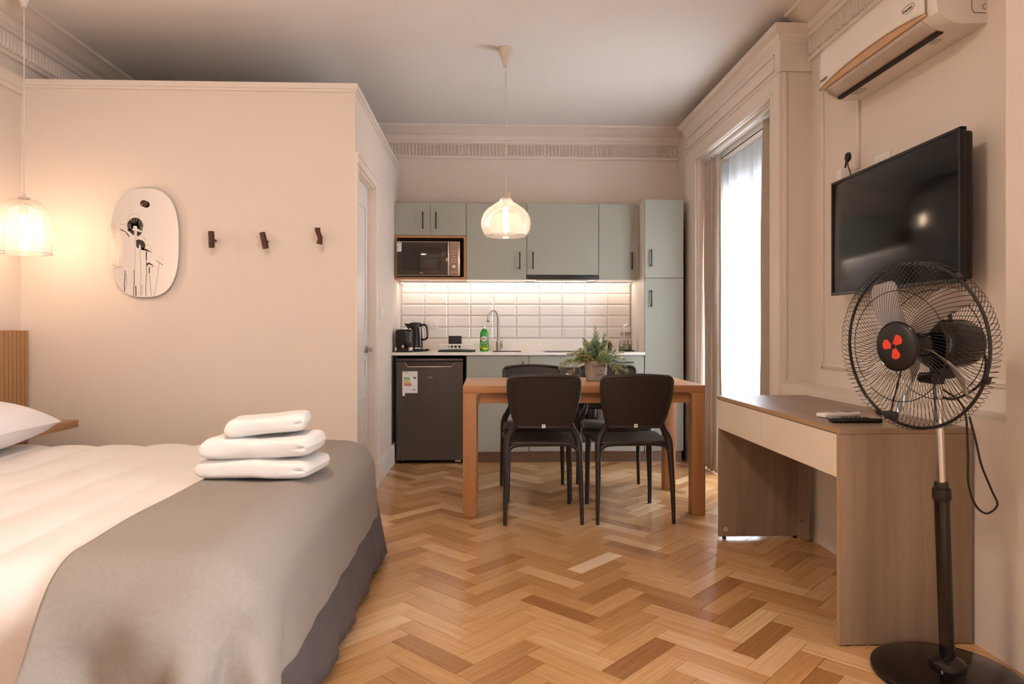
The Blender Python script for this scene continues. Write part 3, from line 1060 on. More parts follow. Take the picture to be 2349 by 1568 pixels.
MB().lathe([(.049, 1.124), (.045, 1.134), (.02, 1.138), (0, 1.138)], (-.592, 5.78, 0), 32).build('lid', M['black'], c)
MB().lathe([(.006, 1.137), (.006, 1.150), (.010, 1.154), (.010, 1.162), (0, 1.166)], (-.612, 5.78, 0), 16).build('lid_knob', M['chrome'], c)
q = MB(); q.tube(spline([(-.552, 5.775, 1.108), (-.522, 5.772, 1.118), (-.500, 5.77, 1.098), (-.492, 5.77, 1.04), (-.498, 5.77, 1.005), (-.52, 5.772, .992), (-.546, 5.775, .994)], 6), .0085, 10)
q.build('handle', M['black_gloss'], c)
q = MB(); q.rbox(-.555, -.545, 5.722, 5.735, .935, 1.10, .003); q.build('water_gauge', M['steel'], c)

q = MB(); q.tube(spline([(-.59, 5.70, .897), (-.55, 5.66, .898), (-.515, 5.64, .900)], 6), .004, 8); q.build('cable', M['black'], c)
q = MB(); q.tube([(-.52, 5.64, .902), (-.50, 5.635, .906), (-.485, 5.632, .908), (-.474, 5.63, .909)], [.005, .008, .011, .010], 10)
q.tube([(-.474, 5.626, .911), (-.458, 5.622, .912)], .002, 6); q.tube([(-.474, 5.634, .909), (-.458, 5.632, .910)], .002, 6)
q.build('plug', M['black'], c)

c = thing('dish_rack', 'white wire dish rack on a black drip tray', 'dish rack', (-.24, 5.70, .893))
MB().rbox(-.392, -.088, 5.58, 5.80, .894, .908, .006).build('drip_tray', M['black'], c)
q = MB()
for zz, ins in ((.950, 0), (.918, .012)):
    q.tube([(-.378 + ins, 5.595, zz), (-.102 - ins, 5.595, zz), (-.102 - ins, 5.785, zz), (-.378 + ins, 5.785, zz)], .0042 if ins == 0 else .003, 6, closed=True)
q.build('rim', M['white_plastic'], c)
for i in range(9):
    x = -.365 + i * .0312
    q = MB(); q.tube([(x, 5.595, .950), (x + .006, 5.597, .918), (x + .006, 5.783, .918), (x, 5.785, .950)], .0028, 6)
    q.tube([(x + .006, 5.64, .918), (x + .010, 5.64, .958)], .0026, 6)
    q.build('wire_prong', M['white_plastic'], c)
for x, y in ((-.372, 5.60), (-.108, 5.60), (-.372, 5.78), (-.108, 5.78)):
    MB().tube([(x, y, .906), (x, y, .95)], .003, 6).build('leg', M['white_plastic'], c)
tag(MB().rbox(-.318, -.208, 5.80, 5.835, .895, 1.023, .003).build('cutlery_holder', M['black'], None), 'black cutlery holder box behind the dish rack', 'container')

c = thing('dish_soap_bottle', 'green dish soap bottle with white cap beside the tap', 'bottle', (-.015, 5.74, .893))
def sb(u, v_):
    a = 2 * PI * u
    prof = [(0, .034), (.03, .037), (.25, .039), (.42, .037), (.58, .0345), (.70, .036), (.82, .034), (.92, .024), (1, .012)]
    for (p0, r0), (p1, r1) in zip(prof, prof[1:]):
        if p0 <= v_ <= p1:
            t_ = (v_ - p0) / (p1 - p0); t_ = t_ * t_ * (3 - 2 * t_); r = r0 + (r1 - r0) * t_; break
    return (-.015 + r * math.cos(a), 5.74 + r * .62 * math.sin(a), .894 + v_ * .192)
q = MB().grid(sb, 28, 30, cu=True); q.add([(-.015, 5.74, .894)], []); q.build('bottle', M['soap'], c)
MB().lathe([(.0135, 1.083), (.0135, 1.098), (.008, 1.103), (.0055, 1.122), (0, 1.124)], (-.015, 5.74, 0), 18).build('cap', M['white_plastic'], c)
def onb(cx, cz, rx, rz, n=24):
    return [(cx + rx * math.cos(2 * PI * i / n), cz + rz * math.sin(2 * PI * i / n)) for i in range(n)]
def wrap(poly, name, m, off):
    """flat label shape laid on the curved bottle front"""
    mb = MB()
    def yy(x): return 5.74 - .62 * .0385 * math.sqrt(max(0.02, 1 - ((x + .015) / .040) ** 2)) - off
    n_ = len(poly)
    cxm = sum(p[0] for p in poly) / n_; czm = sum(p[1] for p in poly) / n_
    vs = [(cxm, yy(cxm), czm)] + [(x, yy(x), z) for x, z in poly] + [(cxm, yy(cxm) + .001, czm)] + [(x, yy(x) + .0012, z) for x, z in poly]
    fs = [(0, 1 + (i + 1) % n_, 1 + i) for i in range(n_)] + [(n_ + 1, n_ + 2 + i, n_ + 2 + (i + 1) % n_) for i in range(n_)] + [(1 + i, 1 + (i + 1) % n_, n_ + 2 + (i + 1) % n_, n_ + 2 + i) for i in range(n_)]
    return mb.add(vs, fs).build(name, m, c, None)
wrap([(-.047, .952), (.013, .952), (.016, .925), (.008, .906), (-.022, .908), (-.044, .925)], 'label', M['yellow'], .0012)
wrap([(-.046, .972), (.014, .972), (.014, .948), (-.046, .948)], 'label', M['leaf_b'], .0016)
wrap(onb(-.018, 1.000, .025, .023), 'label', M['paper'], .0022)
wrap(onb(-.020, 1.001, .022, .019), 'label', M['white_plastic'], .0030)
text('Quix', .021, M['red_ink'], 'lettering', c, FRONT(-.018, 5.7110, 1.001), .0006)
text('limón', .010, M['paper'], 'lettering', c, FRONT(-.018, 5.7125, .960), .0004)

c = thing('cruet_set', 'oil and vinegar cruet set in a wire caddy at the end of the worktop', 'cruet set', (1.19, 5.75, .893))
MB().rbox(1.128, 1.250, 5.70, 5.80, .894, .902, .003).build('tray', M['black'], c)
q = MB(); q.tube(spline([(1.157, 5.75, .90), (1.157, 5.75, 1.06), (1.165, 5.75, 1.10), (1.195, 5.75, 1.118), (1.226, 5.75, 1.10), (1.235, 5.75, 1.06), (1.235, 5.75, .90)], 6), .0022, 6); q.build('carrying_wire', M['chrome'], c)
q = MB(); q.tube([(1.135, 5.71, .955), (1.243, 5.71, .955), (1.243, 5.79, .955), (1.135, 5.79, .955)], .002, 6, closed=True); q.build('rail', M['chrome'], c)
for (x, y, m_, fh) in ((1.187, 5.745, 'oil', .058), (1.219, 5.775, 'vinegar', .045), (1.157, 5.775, 'vinegar', .03)):
    g = MB().lathe([(.025, .903), (.027, .91), (.025, .955), (.017, .975), (.009, .99), (.009, 1.03), (0, 1.031)], (x, y, 0), 20).build('glass_bottle', M['clear'], c)
    MB().lathe([(.0235, .9045), (.0255, .911), (.024, .903 + fh), (0, .903 + fh)], (x, y, 0), 20).build('liquid', M[m_], g)
    MB().lathe([(.011, 1.028), (.013, 1.034), (.013, 1.056), (0, 1.058)], (x, y, 0), 16).build('stopper', M['steel'], g)
c = thing('spice_jar', 'small amber spice jar left of the cruet set', 'jar', (1.065, 5.85, .893))
MB().lathe([(.018, .894), (.019, .90), (.019, .955), (.014, .962), (0, .962)], (1.065, 5.85, 0), 18).build('jar', M['vinegar'], c)
MB().lathe([(.015, .962), (.015, .98), (0, .981)], (1.065, 5.85, 0), 18).build('lid', M['oak_lam'], c)


# sockets and switches
def socket(name, label, cat, o, face, w_, h_, holes, parts='y'):
    """plate on a wall; face 'y' -> looks to -y, 'x+' -> looks to +x, 'x-' -> looks to -x"""
    x, y, z = o
    c = thing(name, label, cat, o)
    def B(a0, a1, z0, z1, d0, d1):
        if face == 'y': return MB().rbox(x + a0, x + a1, y - d1, y - d0, z + z0, z + z1, .0015)
        if face == 'x+': return MB().rbox(x + d0, x + d1, y + a0, y + a1, z + z0, z + z1, .0015)
        return MB().rbox(x - d1, x - d0, y + a0, y + a1, z + z0, z + z1, .0015)
    B(-w_ / 2, w_ / 2, -h_ / 2, h_ / 2, 0, .008).build('plate', M['white_plastic'], c)
    for k in holes:
        B(k - .011, k + .011, -.022, .022, .0075, .0105).build('insert', M['white_plastic'], c)
        if parts == 'y':
            for zz in (-.013, 0, .013):
                B(k - .002, k + .002, zz - .0025, zz + .0025, .0095, .011).build('hole', M['ink'], c)
    return c


socket('wall_socket', 'double white wall socket on the tiles behind the kettle', 'socket', (-.475, YB - .0165, 1.121), 'y', .118, .082, (-.022, .022))
socket('wall_socket', 'white wall socket on the partition just behind the towels', 'socket', (-1.397, YP, .503), 'y', .118, .08, (-.004,))
socket('light_switch', 'white light switch between the bathroom door and the kitchenette', 'switch', (XP, 4.975, 1.186), 'x+', .118, .08, (-.03, 0, .03), 'n')

# ================================================================== DINING
TX0, TX1, TY0, TY1, TZ = -.132, 1.268, 3.90, 4.60, .75
c = thing('dining_table', 'square-legged oak dining table with a potted plant on it', 'table', ((TX0 + TX1) / 2, (TY0 + TY1) / 2, 0))
MB().rbox(TX0, TX1, TY0, TY1, .708, TZ, .003).build('tabletop', M['table'], c)
for x in (TX0, TX1 - .078):
    for y in (TY0, TY1 - .078):
        s_ = 1 if x == TX0 else -1
        q = MB(); q.rbox(x, x + .078, y, y + .078, 0, .7078, .004)
        xi = x + (.078 if s_ > 0 else 0)
        arc = [(xi + s_ * .03 * (1 - math.sin(a * PI / 12)), .7078 - .03 * (1 - math.cos(a * PI / 12))) for a in range(7)]
        q.prism([(xi, .7078)] + arc[::-1] + [], y + .003, y + .075, 'xz')
        q.build('leg', M['table_leg'], c)
ap = .045
MB().box(TX0 + .078, TX1 - .078, TY0 + ap, TY0 + ap + .02, .645, .7075).build('apron', M['table'], c, None)
MB().box(TX0 + .078, TX1 - .078, TY1 - ap - .02, TY1 - ap, .645, .7075).build('apron', M['table'], c, None)
MB().box(TX0 + ap, TX0 + ap + .02, TY0 + .078, TY1 - .078, .645, .7075).build('apron', M['table'], c, None)
MB().box(TX1 - ap - .02, TX1 - ap, TY0 + .078, TY1 - .078, .645, .7075).build('apron', M['table'], c, None)


def rl(rs, n):
    out = []
    for i in range(len(rs) - 1):
        for k in range(n):
            out.append(rs[i] + (rs[i + 1] - rs[i]) * k / n)
    return out + [rs[-1]]


def make_chair(label):
    c = thing('dining_chair', label, 'chair', (0, 0, 0), 'moulded dining chairs')

    def back_pt(s, t, off=0.0):
        w_ = .146 + .049 * math.sin(min(1, t * 1.2) * PI / 2)
        if t > .90:
            w_ *= 1 - .13 * (1 - math.sqrt(max(0, 1 - ((t - .90) / .10) ** 2)))
        if t < .10:
            w_ *= 1 - .06 * ((.10 - t) / .10) ** 2
        z = .525 + .297 * t - .010 * s * s * t 
        y = -.205 - .075 * t - .030 * (1 - s * s) * (.35 + .65 * t) + .012 * t * t
        return Vector((s * w_, y + off, z))
    # shell with front and back skins
    nu, nv = 25, 27
    q = MB()
    vs, fs = [], []
    tt = [k / 16 * .9 for k in range(16)] + [.9 + .1 * math.sin(k / 10 * PI / 2) for k in range(11)]
    for side in (0, 1):
        for i in range(nu):
            for j in range(nv):
                vs.append(back_pt(-1 + 2 * i / (nu - 1), tt[j], (.0065 if side else -.0065)))
    for side in (0, 1):
        o_ = side * nu * nv
        for i in range(nu - 1):
            for j in range(nv - 1):
                fs.append((o_ + i * nv + j, o_ + (i + 1) * nv + j, o_ + (i + 1) * nv + j + 1, o_ + i * nv + j + 1))
    per = [(i, 0) for i in range(nu)] + [(nu - 1, j) for j in range(1, nv)] + [(i, nv - 1) for i in range(nu - 2, -1, -1)] + [(0, j) for j in range(nv - 2, 0, -1)]
    for a, b_ in zip(per, per[1:] + per[:1]):
        i0, i1 = a[0] * nv + a[1], b_[0] * nv + b_[1]
        fs.append((i0, i1, nu * nv + i1, nu * nv + i0))
    q.add(vs, fs)
    bk = q.build('backrest', M['chair'], c, 50)
    # raised border that runs round the backrest
    bp = [back_pt(-1, t) for t in tt[:-1]] + [back_pt(s / 10, 1.0) for s in range(-10, 11)] + [back_pt(1, t) for t in tt[-2::-1]]
    q = MB(); q.tube(bp, .0095, 8, flat=1.25); q.build('back_frame', M['chair'], c, 60)
    q = MB(); q.tube([back_pt(s / 6, .03) for s in range(-6, 7)], .010, 8, flat=1.2); q.build('lower_rail', M['chair'], c, 60)
    inset = [back_pt(-.86, .10 + .8 * t / 8, -.0072) for t in range(9)] + [back_pt(-.86 + 1.72 * s / 10, .925, -.0072) for s in range(1, 10)] + [back_pt(.86, .10 + .8 * t / 8, -.0072) for t in range(8, -1, -1)]
    q = MB(); q.tube(inset, .0018, 5); q.build('rib', M['chair'], bk, 60)

    # seat: dished slab
    def seat_pt(u, v_, top):
        t = v_
        hw = .185 + .03 * t
        yy = -.20 + .42 * t
        s = -1 + 2 * u
        edge = max(abs(s), abs(2 * t - 1))
        rr = 1 - .05 * max(0, abs(s) - .75) * 4 * max(0, abs(2 * t - 1) - .75) * 4
        z = .452 - .012 * (1 - s * s) * (1 - (2 * t - 1) ** 4) - (.018 if t > .93 else 0) * (t - .93) / .07
        if not top:
            z -= .020
        return Vector((s * hw * rr, yy if abs(s) < .8 else yy * (1 - .03 * (abs(s) - .8) * 5), z))
    nu, nv = 17, 15
    per = [(i, 0) for i in range(nu)] + [(nu - 1, j) for j in range(1, nv)] + [(i, nv - 1) for i in range(nu - 2, -1, -1)] + [(0, j) for j in range(nv - 2, 0, -1)]
    vs, fs = [], []
    for top in (1, 0):
        for i in range(nu):
            for j in range(nv):
                vs.append(seat_pt(i / (nu - 1), j / (nv - 1), top))
    for side in (0, 1):
        o_ = side * nu * nv
        for i in range(nu - 1):
            for j in range(nv - 1):
                fs.append((o_ + i * nv + j, o_ + (i + 1) * nv + j, o_ + (i + 1) * nv + j + 1, o_ + i * nv + j + 1))
    for a, b_ in zip(per, per[1:] + per[:1]):
        i0, i1 = a[0] * nv + a[1], b_[0] * nv + b_[1]
        fs.append((i0, i1, nu * nv + i1, nu * nv + i0))
    q = MB().add(vs, fs)
    rim = [seat_pt(0, t / 8, 1) for t in range(9)] + [seat_pt(s / 10, 1, 1) for s in range(1, 10)] + [seat_pt(1, t / 8, 1) for t in range(8, -1, -1)] + [seat_pt(s / 10, 0, 1) for s in range(9, 0, -1)]
    q.tube([p - Vector((0, 0, .010)) for p in rim], .0115, 8, closed=True)
    q.build('seat', M['chair'], c, 50)
    for s in (-1, 1):
        pts = [(s * .212, -.232, 0), (s * .210, -.226, .12), (s * .206, -.214, .26), (s * .203, -.200, .37), (s * .200, -.188, .43), (s * .190, -.183, .475), (s * .168, -.190, .515), (s * .154, -.203, .552), (s * .156, -.212, .60)]
        q = MB(); q.tube(spline(pts, 5), rl([.0105, .0128, .015, .0175, .021, .021, .0185, .015, .010], 5), 10, flat=1.15)
        # fillet to the rear seat beam
        q.tube(spline([(s * .204, -.203, .34), (s * .192, -.199, .40), (s * .165, -.197, .428), (s * .11, -.197, .436), (0, -.197, .437)], 5), rl([.010, .0125, .0125, .0125, .0125], 5), 8)
        q.build('leg', M['chair'], c, 60)
        pts = [(s * .196, .222, 0), (s * .194, .212, .2), (s * .190, .200, .38), (s * .186, .195, .44)]
        q = MB(); q.tube(spline(pts, 5), rl([.0115, .0145, .018, .0195], 5), 10)
        q.build('leg', M['chair'], c, 60)
    lb = MB().rbox(-.010, .010, -.2345, -.2315, .531, .551, .0008, 1).build('maker_sticker', M['paper'], c)
    MB().rbox(-.0045, .0045, -.2350, -.2344, .537, .546, .0005, 1).build('print', M['silver_ink'], lb)
    return c


ch = make_chair('black moulded chair on the near side of the table, on the left')
ch.location = (.3155, 3.965, 0)
dup(ch, (.8195, 3.962, 0), 0.02, 'black moulded chair on the near side of the table, in front of the plant')
dup(ch, (.325, 4.475, 0), PI + 0.03, 'black moulded chair on the kitchen side of the table, nearest the fridge')
dup(ch, (.840, 4.485, 0), PI - 0.03, 'black moulded chair on the kitchen side of the table, behind the plant')

# ================================================================== POTTED PLANT
PX, PY = .691, 4.275
c = thing('potted_plant', 'artificial fern in a grey concrete pot lettered FLOWERS & PLANTS', 'plant', (PX, PY, TZ))
MB().lathe([(.054, .7505), (.060, .756), (.0685, .80), (.0710, .868), (.0712, .876), (.066, .878), (.0645, .866), (0, .866)], (PX, PY, 0), 40).build('pot', M['pot'], c)
MB().lathe([(.0635, .861), (.05, .870), (.02, .873), (0, .873)], (PX, PY, 0), 24).build('soil', M['soil'], c)


def pot_bend(turn, z, rise=0.0):
    def fn(v_):
        a = v_.x / .0705 + turn
        r = .0708 - (.868 - z) * .045 + v_.z + .0002
        zz = z + v_.y + rise * (v_.x / .05) ** 2 * -1
        # angle 0 looks to the camera (-y, slightly -x)
        base = -PI / 2 - .16
        return Vector((PX + r * math.cos(base + a), PY + r * math.sin(base + a), zz))
    return fn


I4 = Matrix.Identity(4)
text('FLOWERS', .0235, M['ink'], 'lettering', c, I4, .0004, pot_bend(.43, .848, .006))
text('— & —', .018, M['ink'], 'lettering', c, I4, .0004, pot_bend(.43, .818))
text('PLANTS', .0185, M['ink'], 'lettering', c, I4, .0004, pot_bend(.43, .792))
rnd = random.Random(21)


def sprig(az, el, L, droop, m):
    base = Vector((PX + .035 * math.cos(az) * rnd.random(), PY + .035 * math.sin(az) * rnd.random(), .868))
    d = Vector((math.cos(az) * math.cos(el), math.sin(az) * math.cos(el), math.sin(el)))
    n = 14
    pts = [base + d * (L * k / n) + Vector((0, 0, -droop * (k / n) ** 2.2 * L)) for k in range(n + 1)]
    st = MB(); st.tube(pts, rl([.0016, .0007], n), 4, caps=False)
    so = st.build('sprig', M['stem'], c, None, recalc=False)
    lf = MB()

    def needles(p, tg, size, cnt):
        for _ in range(cnt):
            side = Vector((rnd.uniform(-1, 1), rnd.uniform(-1, 1), rnd.uniform(-1, 1)))
            side = (side - tg * side.dot(tg)).normalized()
            ln = rnd.uniform(.6, 1.15) * size
            tip = p + (tg * .75 + side * .7).normalized() * ln
            wv = tg.cross(side).normalized() * .0021
            mid = p.lerp(tip, .45)
            lf.add([p, mid + wv, tip, mid - wv], [(0, 1, 2, 3)])
    cnt = int(L / .0065)
    for k in range(cnt):
        t = .14 + .86 * k / cnt
        i = min(int(t * n), n - 1)
        p = pts[i].lerp(pts[i + 1], t * n - i)
        tg = (pts[i + 1] - pts[i]).normalized()
        needles(p, tg, .016 * (1 - .4 * t), 2)
        # short side twigs with their own needles
        side = Vector((rnd.uniform(-1, 1), rnd.uniform(-1, 1), rnd.uniform(-.7, 1)))
        side = (side - tg * side.dot(tg)).normalized()
        tw = (tg * .8 + side * .75).normalized()
        tl = rnd.uniform(.018, .038) * (1 - .55 * t)
        for q_ in range(5):
            needles(p + tw * (tl * (q_ + 1) / 5), tw, .011, 2)
    lf.build('needles', m, so, None, recalc=False)


greens = [M['leaf_a'], M['leaf_b'], M['leaf_c'], M['leaf_d']]
for i in range(60):
    az = rnd.uniform(0, 2 * PI)
    el = math.radians(rnd.uniform(10, 86))
    L = rnd.uniform(.09, .15) * (1.0 if el < .9 else 1.15)
    sprig(az, el, L, rnd.uniform(.05, .4) * math.cos(el), greens[rnd.choice((0, 0, 1, 1, 2, 3))])
# the long sprigs that stand out of the crown
for (az, el, L, dr, g) in ((PI + .15, .30, .23, .35, 0), (PI - .35, .55, .20, .3, 0), (.25, .55, .21, .25, 0), (-.55, .35, .20, .5, 2), (PI + .6, .5, .2, .4, 1), (PI, .26, .21, .45, 0), (PI + .35, .35, .19, .9, 3), (PI - .2, .75, .19, .45, 0), (PI + .1, .85, .17, .5, 3), (.0, .42, .20, .35, 0), (-.3, .15, .19, .65, 0), (-.8, .3, .17, .8, 0), (.5, .75, .17, .3, 2), (1.4, 1.42, .225, .02, 2), (-1.6, 1.5, .20, .05, 0), (.2, 1.3, .20, .1, 2), (2.7, 1.25, .18, .15, 1)):
    sprig(az, el, L, dr, greens[g])

# ================================================================== DESK
DX0, DX1, DY0, DY1, DZ = 1.190, 1.648, 2.255, 3.465, .733
c = thing('writing_desk', 'grey oak writing desk with two cream drawers against the right wall', 'desk', (1.42, 2.86, 0))
MB().rbox(DX0 - .004, DX1, DY0 - .002, DY1, DZ - .018, DZ, .0015, 1).build('desktop', M['desk_top'], c)
MB().box(DX0 - .0055, DX0 - .0035, DY0 - .002, DY1, DZ - .0172, DZ - .0008).build('edge_band', M['desk_edge'], c, None)
MB().rbox(DX0, DX1, DY0, DY0 + .018, .004, DZ - .0185, .001, 1).build('side_panel', M['desk'], c)
MB().box(DX0 - .0012, DX0 + .0002, DY0, DY0 + .018, .004, DZ - .0185).build('edge_band', M['desk_edge'], c, None)
MB().rbox(DX0, DX1 - .03, DY1 - .018, DY1, .012, DZ - .0185, .001, 1).build('side_panel', M['desk'], c)
MB().rbox(DX1 - .048, DX1 - .030, DY1 - .105, DY1 - .0185, .012, DZ - .0185, .001, 1).build('back_support', M['desk'], c)
MB().rbox(DX1 - .048, DX1 - .030, DY0 + .0185, DY0 + .105, .012, DZ - .0185, .001, 1).build('back_support', M['desk'], c)
MB().rbox(DX0 + .02, DX1 - .03, DY0 + .019, DY1 - .019, .572, .582, .001, 1).build('drawer_carcass', M['desk'], c)
MB().rbox(DX1 - .046, DX1 - .032, DY0 + .106, DY1 - .106, .585, DZ - .019, .001, 1).build('back_rail', M['desk'], c)
ym = 2.885
for a, b_ in ((DY0 + .0195, ym - .001), (ym + .001, DY1 - .0015)):
    MB().rbox(DX0 - .003, DX0 + .015, a, b_, .566, DZ - .021, .0012, 1).build('drawer', M['drawer'], c)
for (x, z) in ((DX0 + .035, .05), (DX1 - .075, .55)):
    q = MB(); q.tube([(x + .008 * math.cos(2 * PI * k / 16), DY1 - .0185, z + .008 * math.sin(2 * PI * k / 16)) for k in range(16)], .0022, 5, closed=True)
    q.build('screw_cap', M['white_plastic'], c)
for z in (.10, .45, .50):
    MB().lathe([(0, 0), (.005, 0), (.005, .002), (0, .002)], (DX1 - .0495, DY1 - .06, z), 10, 0).build('dowel_hole', M['ink'], c)
for (x, y) in ((DX0 + .03, DY1 - .009), (DX1 - .06, DY1 - .009)):
    MB().lathe([(.010, 0), (.010, .012)], (x, y, 0), 10).build('foot', M['black'], c)
for (x, y) in ((DX0 + .03, DY0 + .009), (DX1 - .06, DY0 + .009)):
    MB().lathe([(.008, 0), (.008, .005)], (x, y, 0), 10).build('foot', M['black'], c)


def remote(name, label, p0, p1, w_, m, mb_, nb):
    p0, p1 = Vector(p0), Vector(p1)
    L = (p1 - p0).length
    a = math.atan2(p1.y - p0.y, p1.x - p0.x)
    c = thing(name, label, 'remote control', p0)
    R = Matrix.Translation(p0) @ Matrix.Rotation(a, 4, 'Z')
    MB().rbox(0, L, -w_ / 2, w_ / 2, 0, .017, .006, 3).xf(R).build('body', m, c)
    for k in range(nb):
        for j in (-1, 0, 1):
            MB().rbox(L * .25 + k * .016, L * .25 + k * .016 + .009, j * .012 - .004, j * .012 + .004, .0165, .019, .001, 1).xf(R).build('button', mb_, c)
    return c, R, L


c, R, L = remote('remote_control', 'white air-conditioner remote lying on the desk', (1.268, 2.545, DZ + .0005), (1.437, 2.60, 0 + DZ + .0005), .05, M['white_plastic'], M['silver_ink'], 3)
MB().box(L * .62, L * .93, -.017, .017, .0168, .0178).xf(R).build('display', M['oven'], c, None)
remote('remote_control', 'black television remote lying on the desk near the fan', (1.237, 2.41, DZ + .0005), (1.415, 2.40, DZ + .0005), .042, M['black_gloss'], M['oven'], 6)

# ================================================================== TELEVISION
ty0, ty1, tz0, tz1 = 2.386, 3.337, 1.237, 1.797
c = thing('television', 'black flat television mounted on the right wall above the desk', 'television', (1.73, 2.86, 1.237))
txf = Matrix.Translation((1.72, 2.86, 0)) @ Matrix.Rotation(math.radians(-1.0), 4, 'Z')
def TB(x0, x1, y0, y1, z0, z1, r=.002): return MB().rbox(x0, x1, y0 - 2.86, y1 - 2.86, z0, z1, r).xf(txf)
TB(.002, .045, ty0 + .01, ty1 - .01, tz0 + .01, tz1 - .01, .01).build('housing', M['black'], c)
q = MB()
for (y0, y1, z0, z1) in ((ty0, ty1, tz1 - .012, tz1), (ty0, ty1, tz0, tz0 + .016), (ty0, ty0 + .012, tz0, tz1), (ty1 - .012, ty1, tz0, tz1)):
    q.rbox(-.012, .012, y0 - 2.86, y1 - 2.86, z0, z1, .002)
q.xf(txf).build('bezel', M['tv_frame'], c)
TB(-.009, .004, ty0 + .010, ty1 - .010, tz0 + .014, tz1 - .010, .001).build('screen', M['tv'], c)
for y in (2.64, 2.80):
    q = MB()
    for (a, b_, z0, z1) in ((-.014, -.008, tz1 - .02, tz1 + .025), (.008, .014, tz1 - .02, tz1 + .025), (-.014, .014, tz1 + .018, tz1 + .025)):
        q.box(.052, .056, y + a - 2.86, y + b_ - 2.86, z0, z1)
    q.box(.044, .056, y - .014 - 2.86, y + .014 - 2.86, tz0 + .1, tz1 - .02)
    q.xf(txf).build('mount_hook', M['black'], c, None)
MB().box(XN - .025, XN - .001, 2.5, 3.2, 1.45, 1.62).build('wall_bracket', M['black'], c, None)

# cable duct, socket and adaptor above the television
tag(MB().rbox(XN - .014, XN - .0005, 3.272, 3.294, 1.86, 2.19, .002).build('cable_duct', M['trim'], None), 'thin white cable duct from the air conditioner down to the television', 'cable duct')
socket('wall_socket', 'white wall socket peeking over the top edge of the television', 'socket', (XN, 3.08, 1.84), 'x-', .118, .08, (-.022, .022))
c = thing('power_adaptor', 'white power adaptor plugged in above the television', 'adaptor', (XN, 3.31, 1.80))
MB().rbox(XN - .085, XN - .030, 3.295, 3.345, 1.79, 1.862, .004).build('body', M['white_plastic'], c)
q = MB(); q.tube(spline([(XN - .06, 3.35, 1.855), (XN - .06, 3.372, 1.868), (XN - .06, 3.38, 1.845), (XN - .055, 3.375, 1.80)], 6), .003, 6); q.build('cable', M['white_plastic'], c)
c = thing('antenna_plug', 'round black antenna puck with thin cable above the television', 'plug', (XN, 3.25, 1.88))
MB().lathe([(0, 0), (.021, .002), (.023, .012), (.014, .018), (0, .018)], (XN - .085, 3.245, 1.905), 24, 0).build('puck', M['black'], c)
q = MB(); q.tube(spline([(XN - .075, 3.25, 1.89), (XN - .075, 3.247, 1.86), (XN - .070, 3.238, 1.83), (XN - .060, 3.235, 1.79)], 6), .003, 6); q.tube([(XN - .076, 3.262, 1.888), (XN - .076, 3.272, 1.86)], .005, 6); q.build('cable', M['black'], c)

# ================================================================== AIR CONDITIONER
ay0, ay1 = 2.425, 3.262
c = thing('air_conditioner', 'white split air conditioner high on the right wall', 'air conditioner', (XN, (ay0 + ay1) / 2, 2.18))
prof = [(0, 2.185), (.10, 2.180), (.135, 2.185), (.175, 2.202), (.200, 2.222), (.205, 2.26), (.200, 2.36), (.192, 2.41), (.17, 2.428), (.02, 2.435), (0, 2.435)]
q = MB()
n_ = 15
secs = []
for k in range(n_ + 1):
    y = ay0 + (ay1 - ay0) * k / n_
    e = min(k, n_ - k) / n_
    sc_ = 1 - .07 * max(0, 1 - e / .07) ** 2
    secs.append([(XN - d * sc_, y, 2.30 + (z - 2.30) * (1 - .02 * max(0, 1 - e / .07))) for d, z in prof])
vs = [p for s_ in secs for p in s_]
k_ = len(prof)
fs = [(i * k_ + j, i * k_ + (j + 1) % k_, (i + 1) * k_ + (j + 1) % k_, (i + 1) * k_ + j) for i in range(n_) for j in range(k_)]
fs += [tuple(range(k_)), tuple(n_ * k_ + j for j in range(k_))[::-1]]
q.add(vs, fs).build('body', M['ac'], c, 40)
# front panel, slightly proud, whose lower edge is an arc
def acp(u, v_):
    y = ay0 + .035 + (ay1 - ay0 - .04) * u
    zl = 2.232 + .030 * (1 - abs(2 * u - 1) ** 2.4)
    z = zl + (2.425 - zl) * v_
    d = .214 - .010 * max(0, (v_ - .75) / .25) ** 2 * 2
    return (XN - d, y, z)
solid(MB().grid(acp, 28, 12).build('front_panel', M['ac'], c, 60), .006)
def acg(u, v_):
    y = ay0 + .035 + (ay1 - ay0 - .04) * u
    zl = 2.232 + .030 * (1 - abs(2 * u - 1) ** 2.4)
    z0 = 2.224
    z = z0 + (zl - z0) * v_
    return (XN - .206 - .005 * v_, y, z)
solid(MB().grid(acg, 28, 4).build('gold_trim', M['ac_gold'], c, 60), .004)
q = MB()
q.grid(lambda u, v_: (XN - (.203 - .062 * v_) , ay0 + .07 + (ay1 - ay0 - .11) * u, 2.2225 - .034 * math.sin(v_ * PI / 2) - .002), 16, 6)
solid(q.build('louver', M['ac_louver'], c, 60), .003)
q = MB(); q.box(XN - .139, XN - .118, ay0 + .07, ay1 - .04, 2.177, 2.186); q.build('air_slot', M['ink'], c, None)
MB().box(XN - .105, XN - .080, ay0 + .13, ay0 + .17, 2.178, 2.1815).build('bottom_sticker', M['silver_ink'], c, None)
MB().box(XN - .105, XN - .070, ay1 - .18, ay1 - .10, 2.178, 2.1815).build('bottom_sticker', M['silver_ink'], c, None)
for k in range(4):
    MB().rbox(XN - .125, XN - .105, ay0 - .0012, ay0 + .001, 2.300 + k * .006, 2.303 + k * .006, .0005, 1).build('vent_slit', M['oven'], c)
q = MB(); q.tube([(XN - .008, ay0 - .001, 2.285), (XN - .05, ay0 - .001, 2.285), (XN - .06, ay0 - .001, 2.275), (XN - .06, ay0 - .001, 2.235), (XN - .05, ay0 - .001, 2.222), (XN - .008, ay0 - .001, 2.222)], .0012, 4)
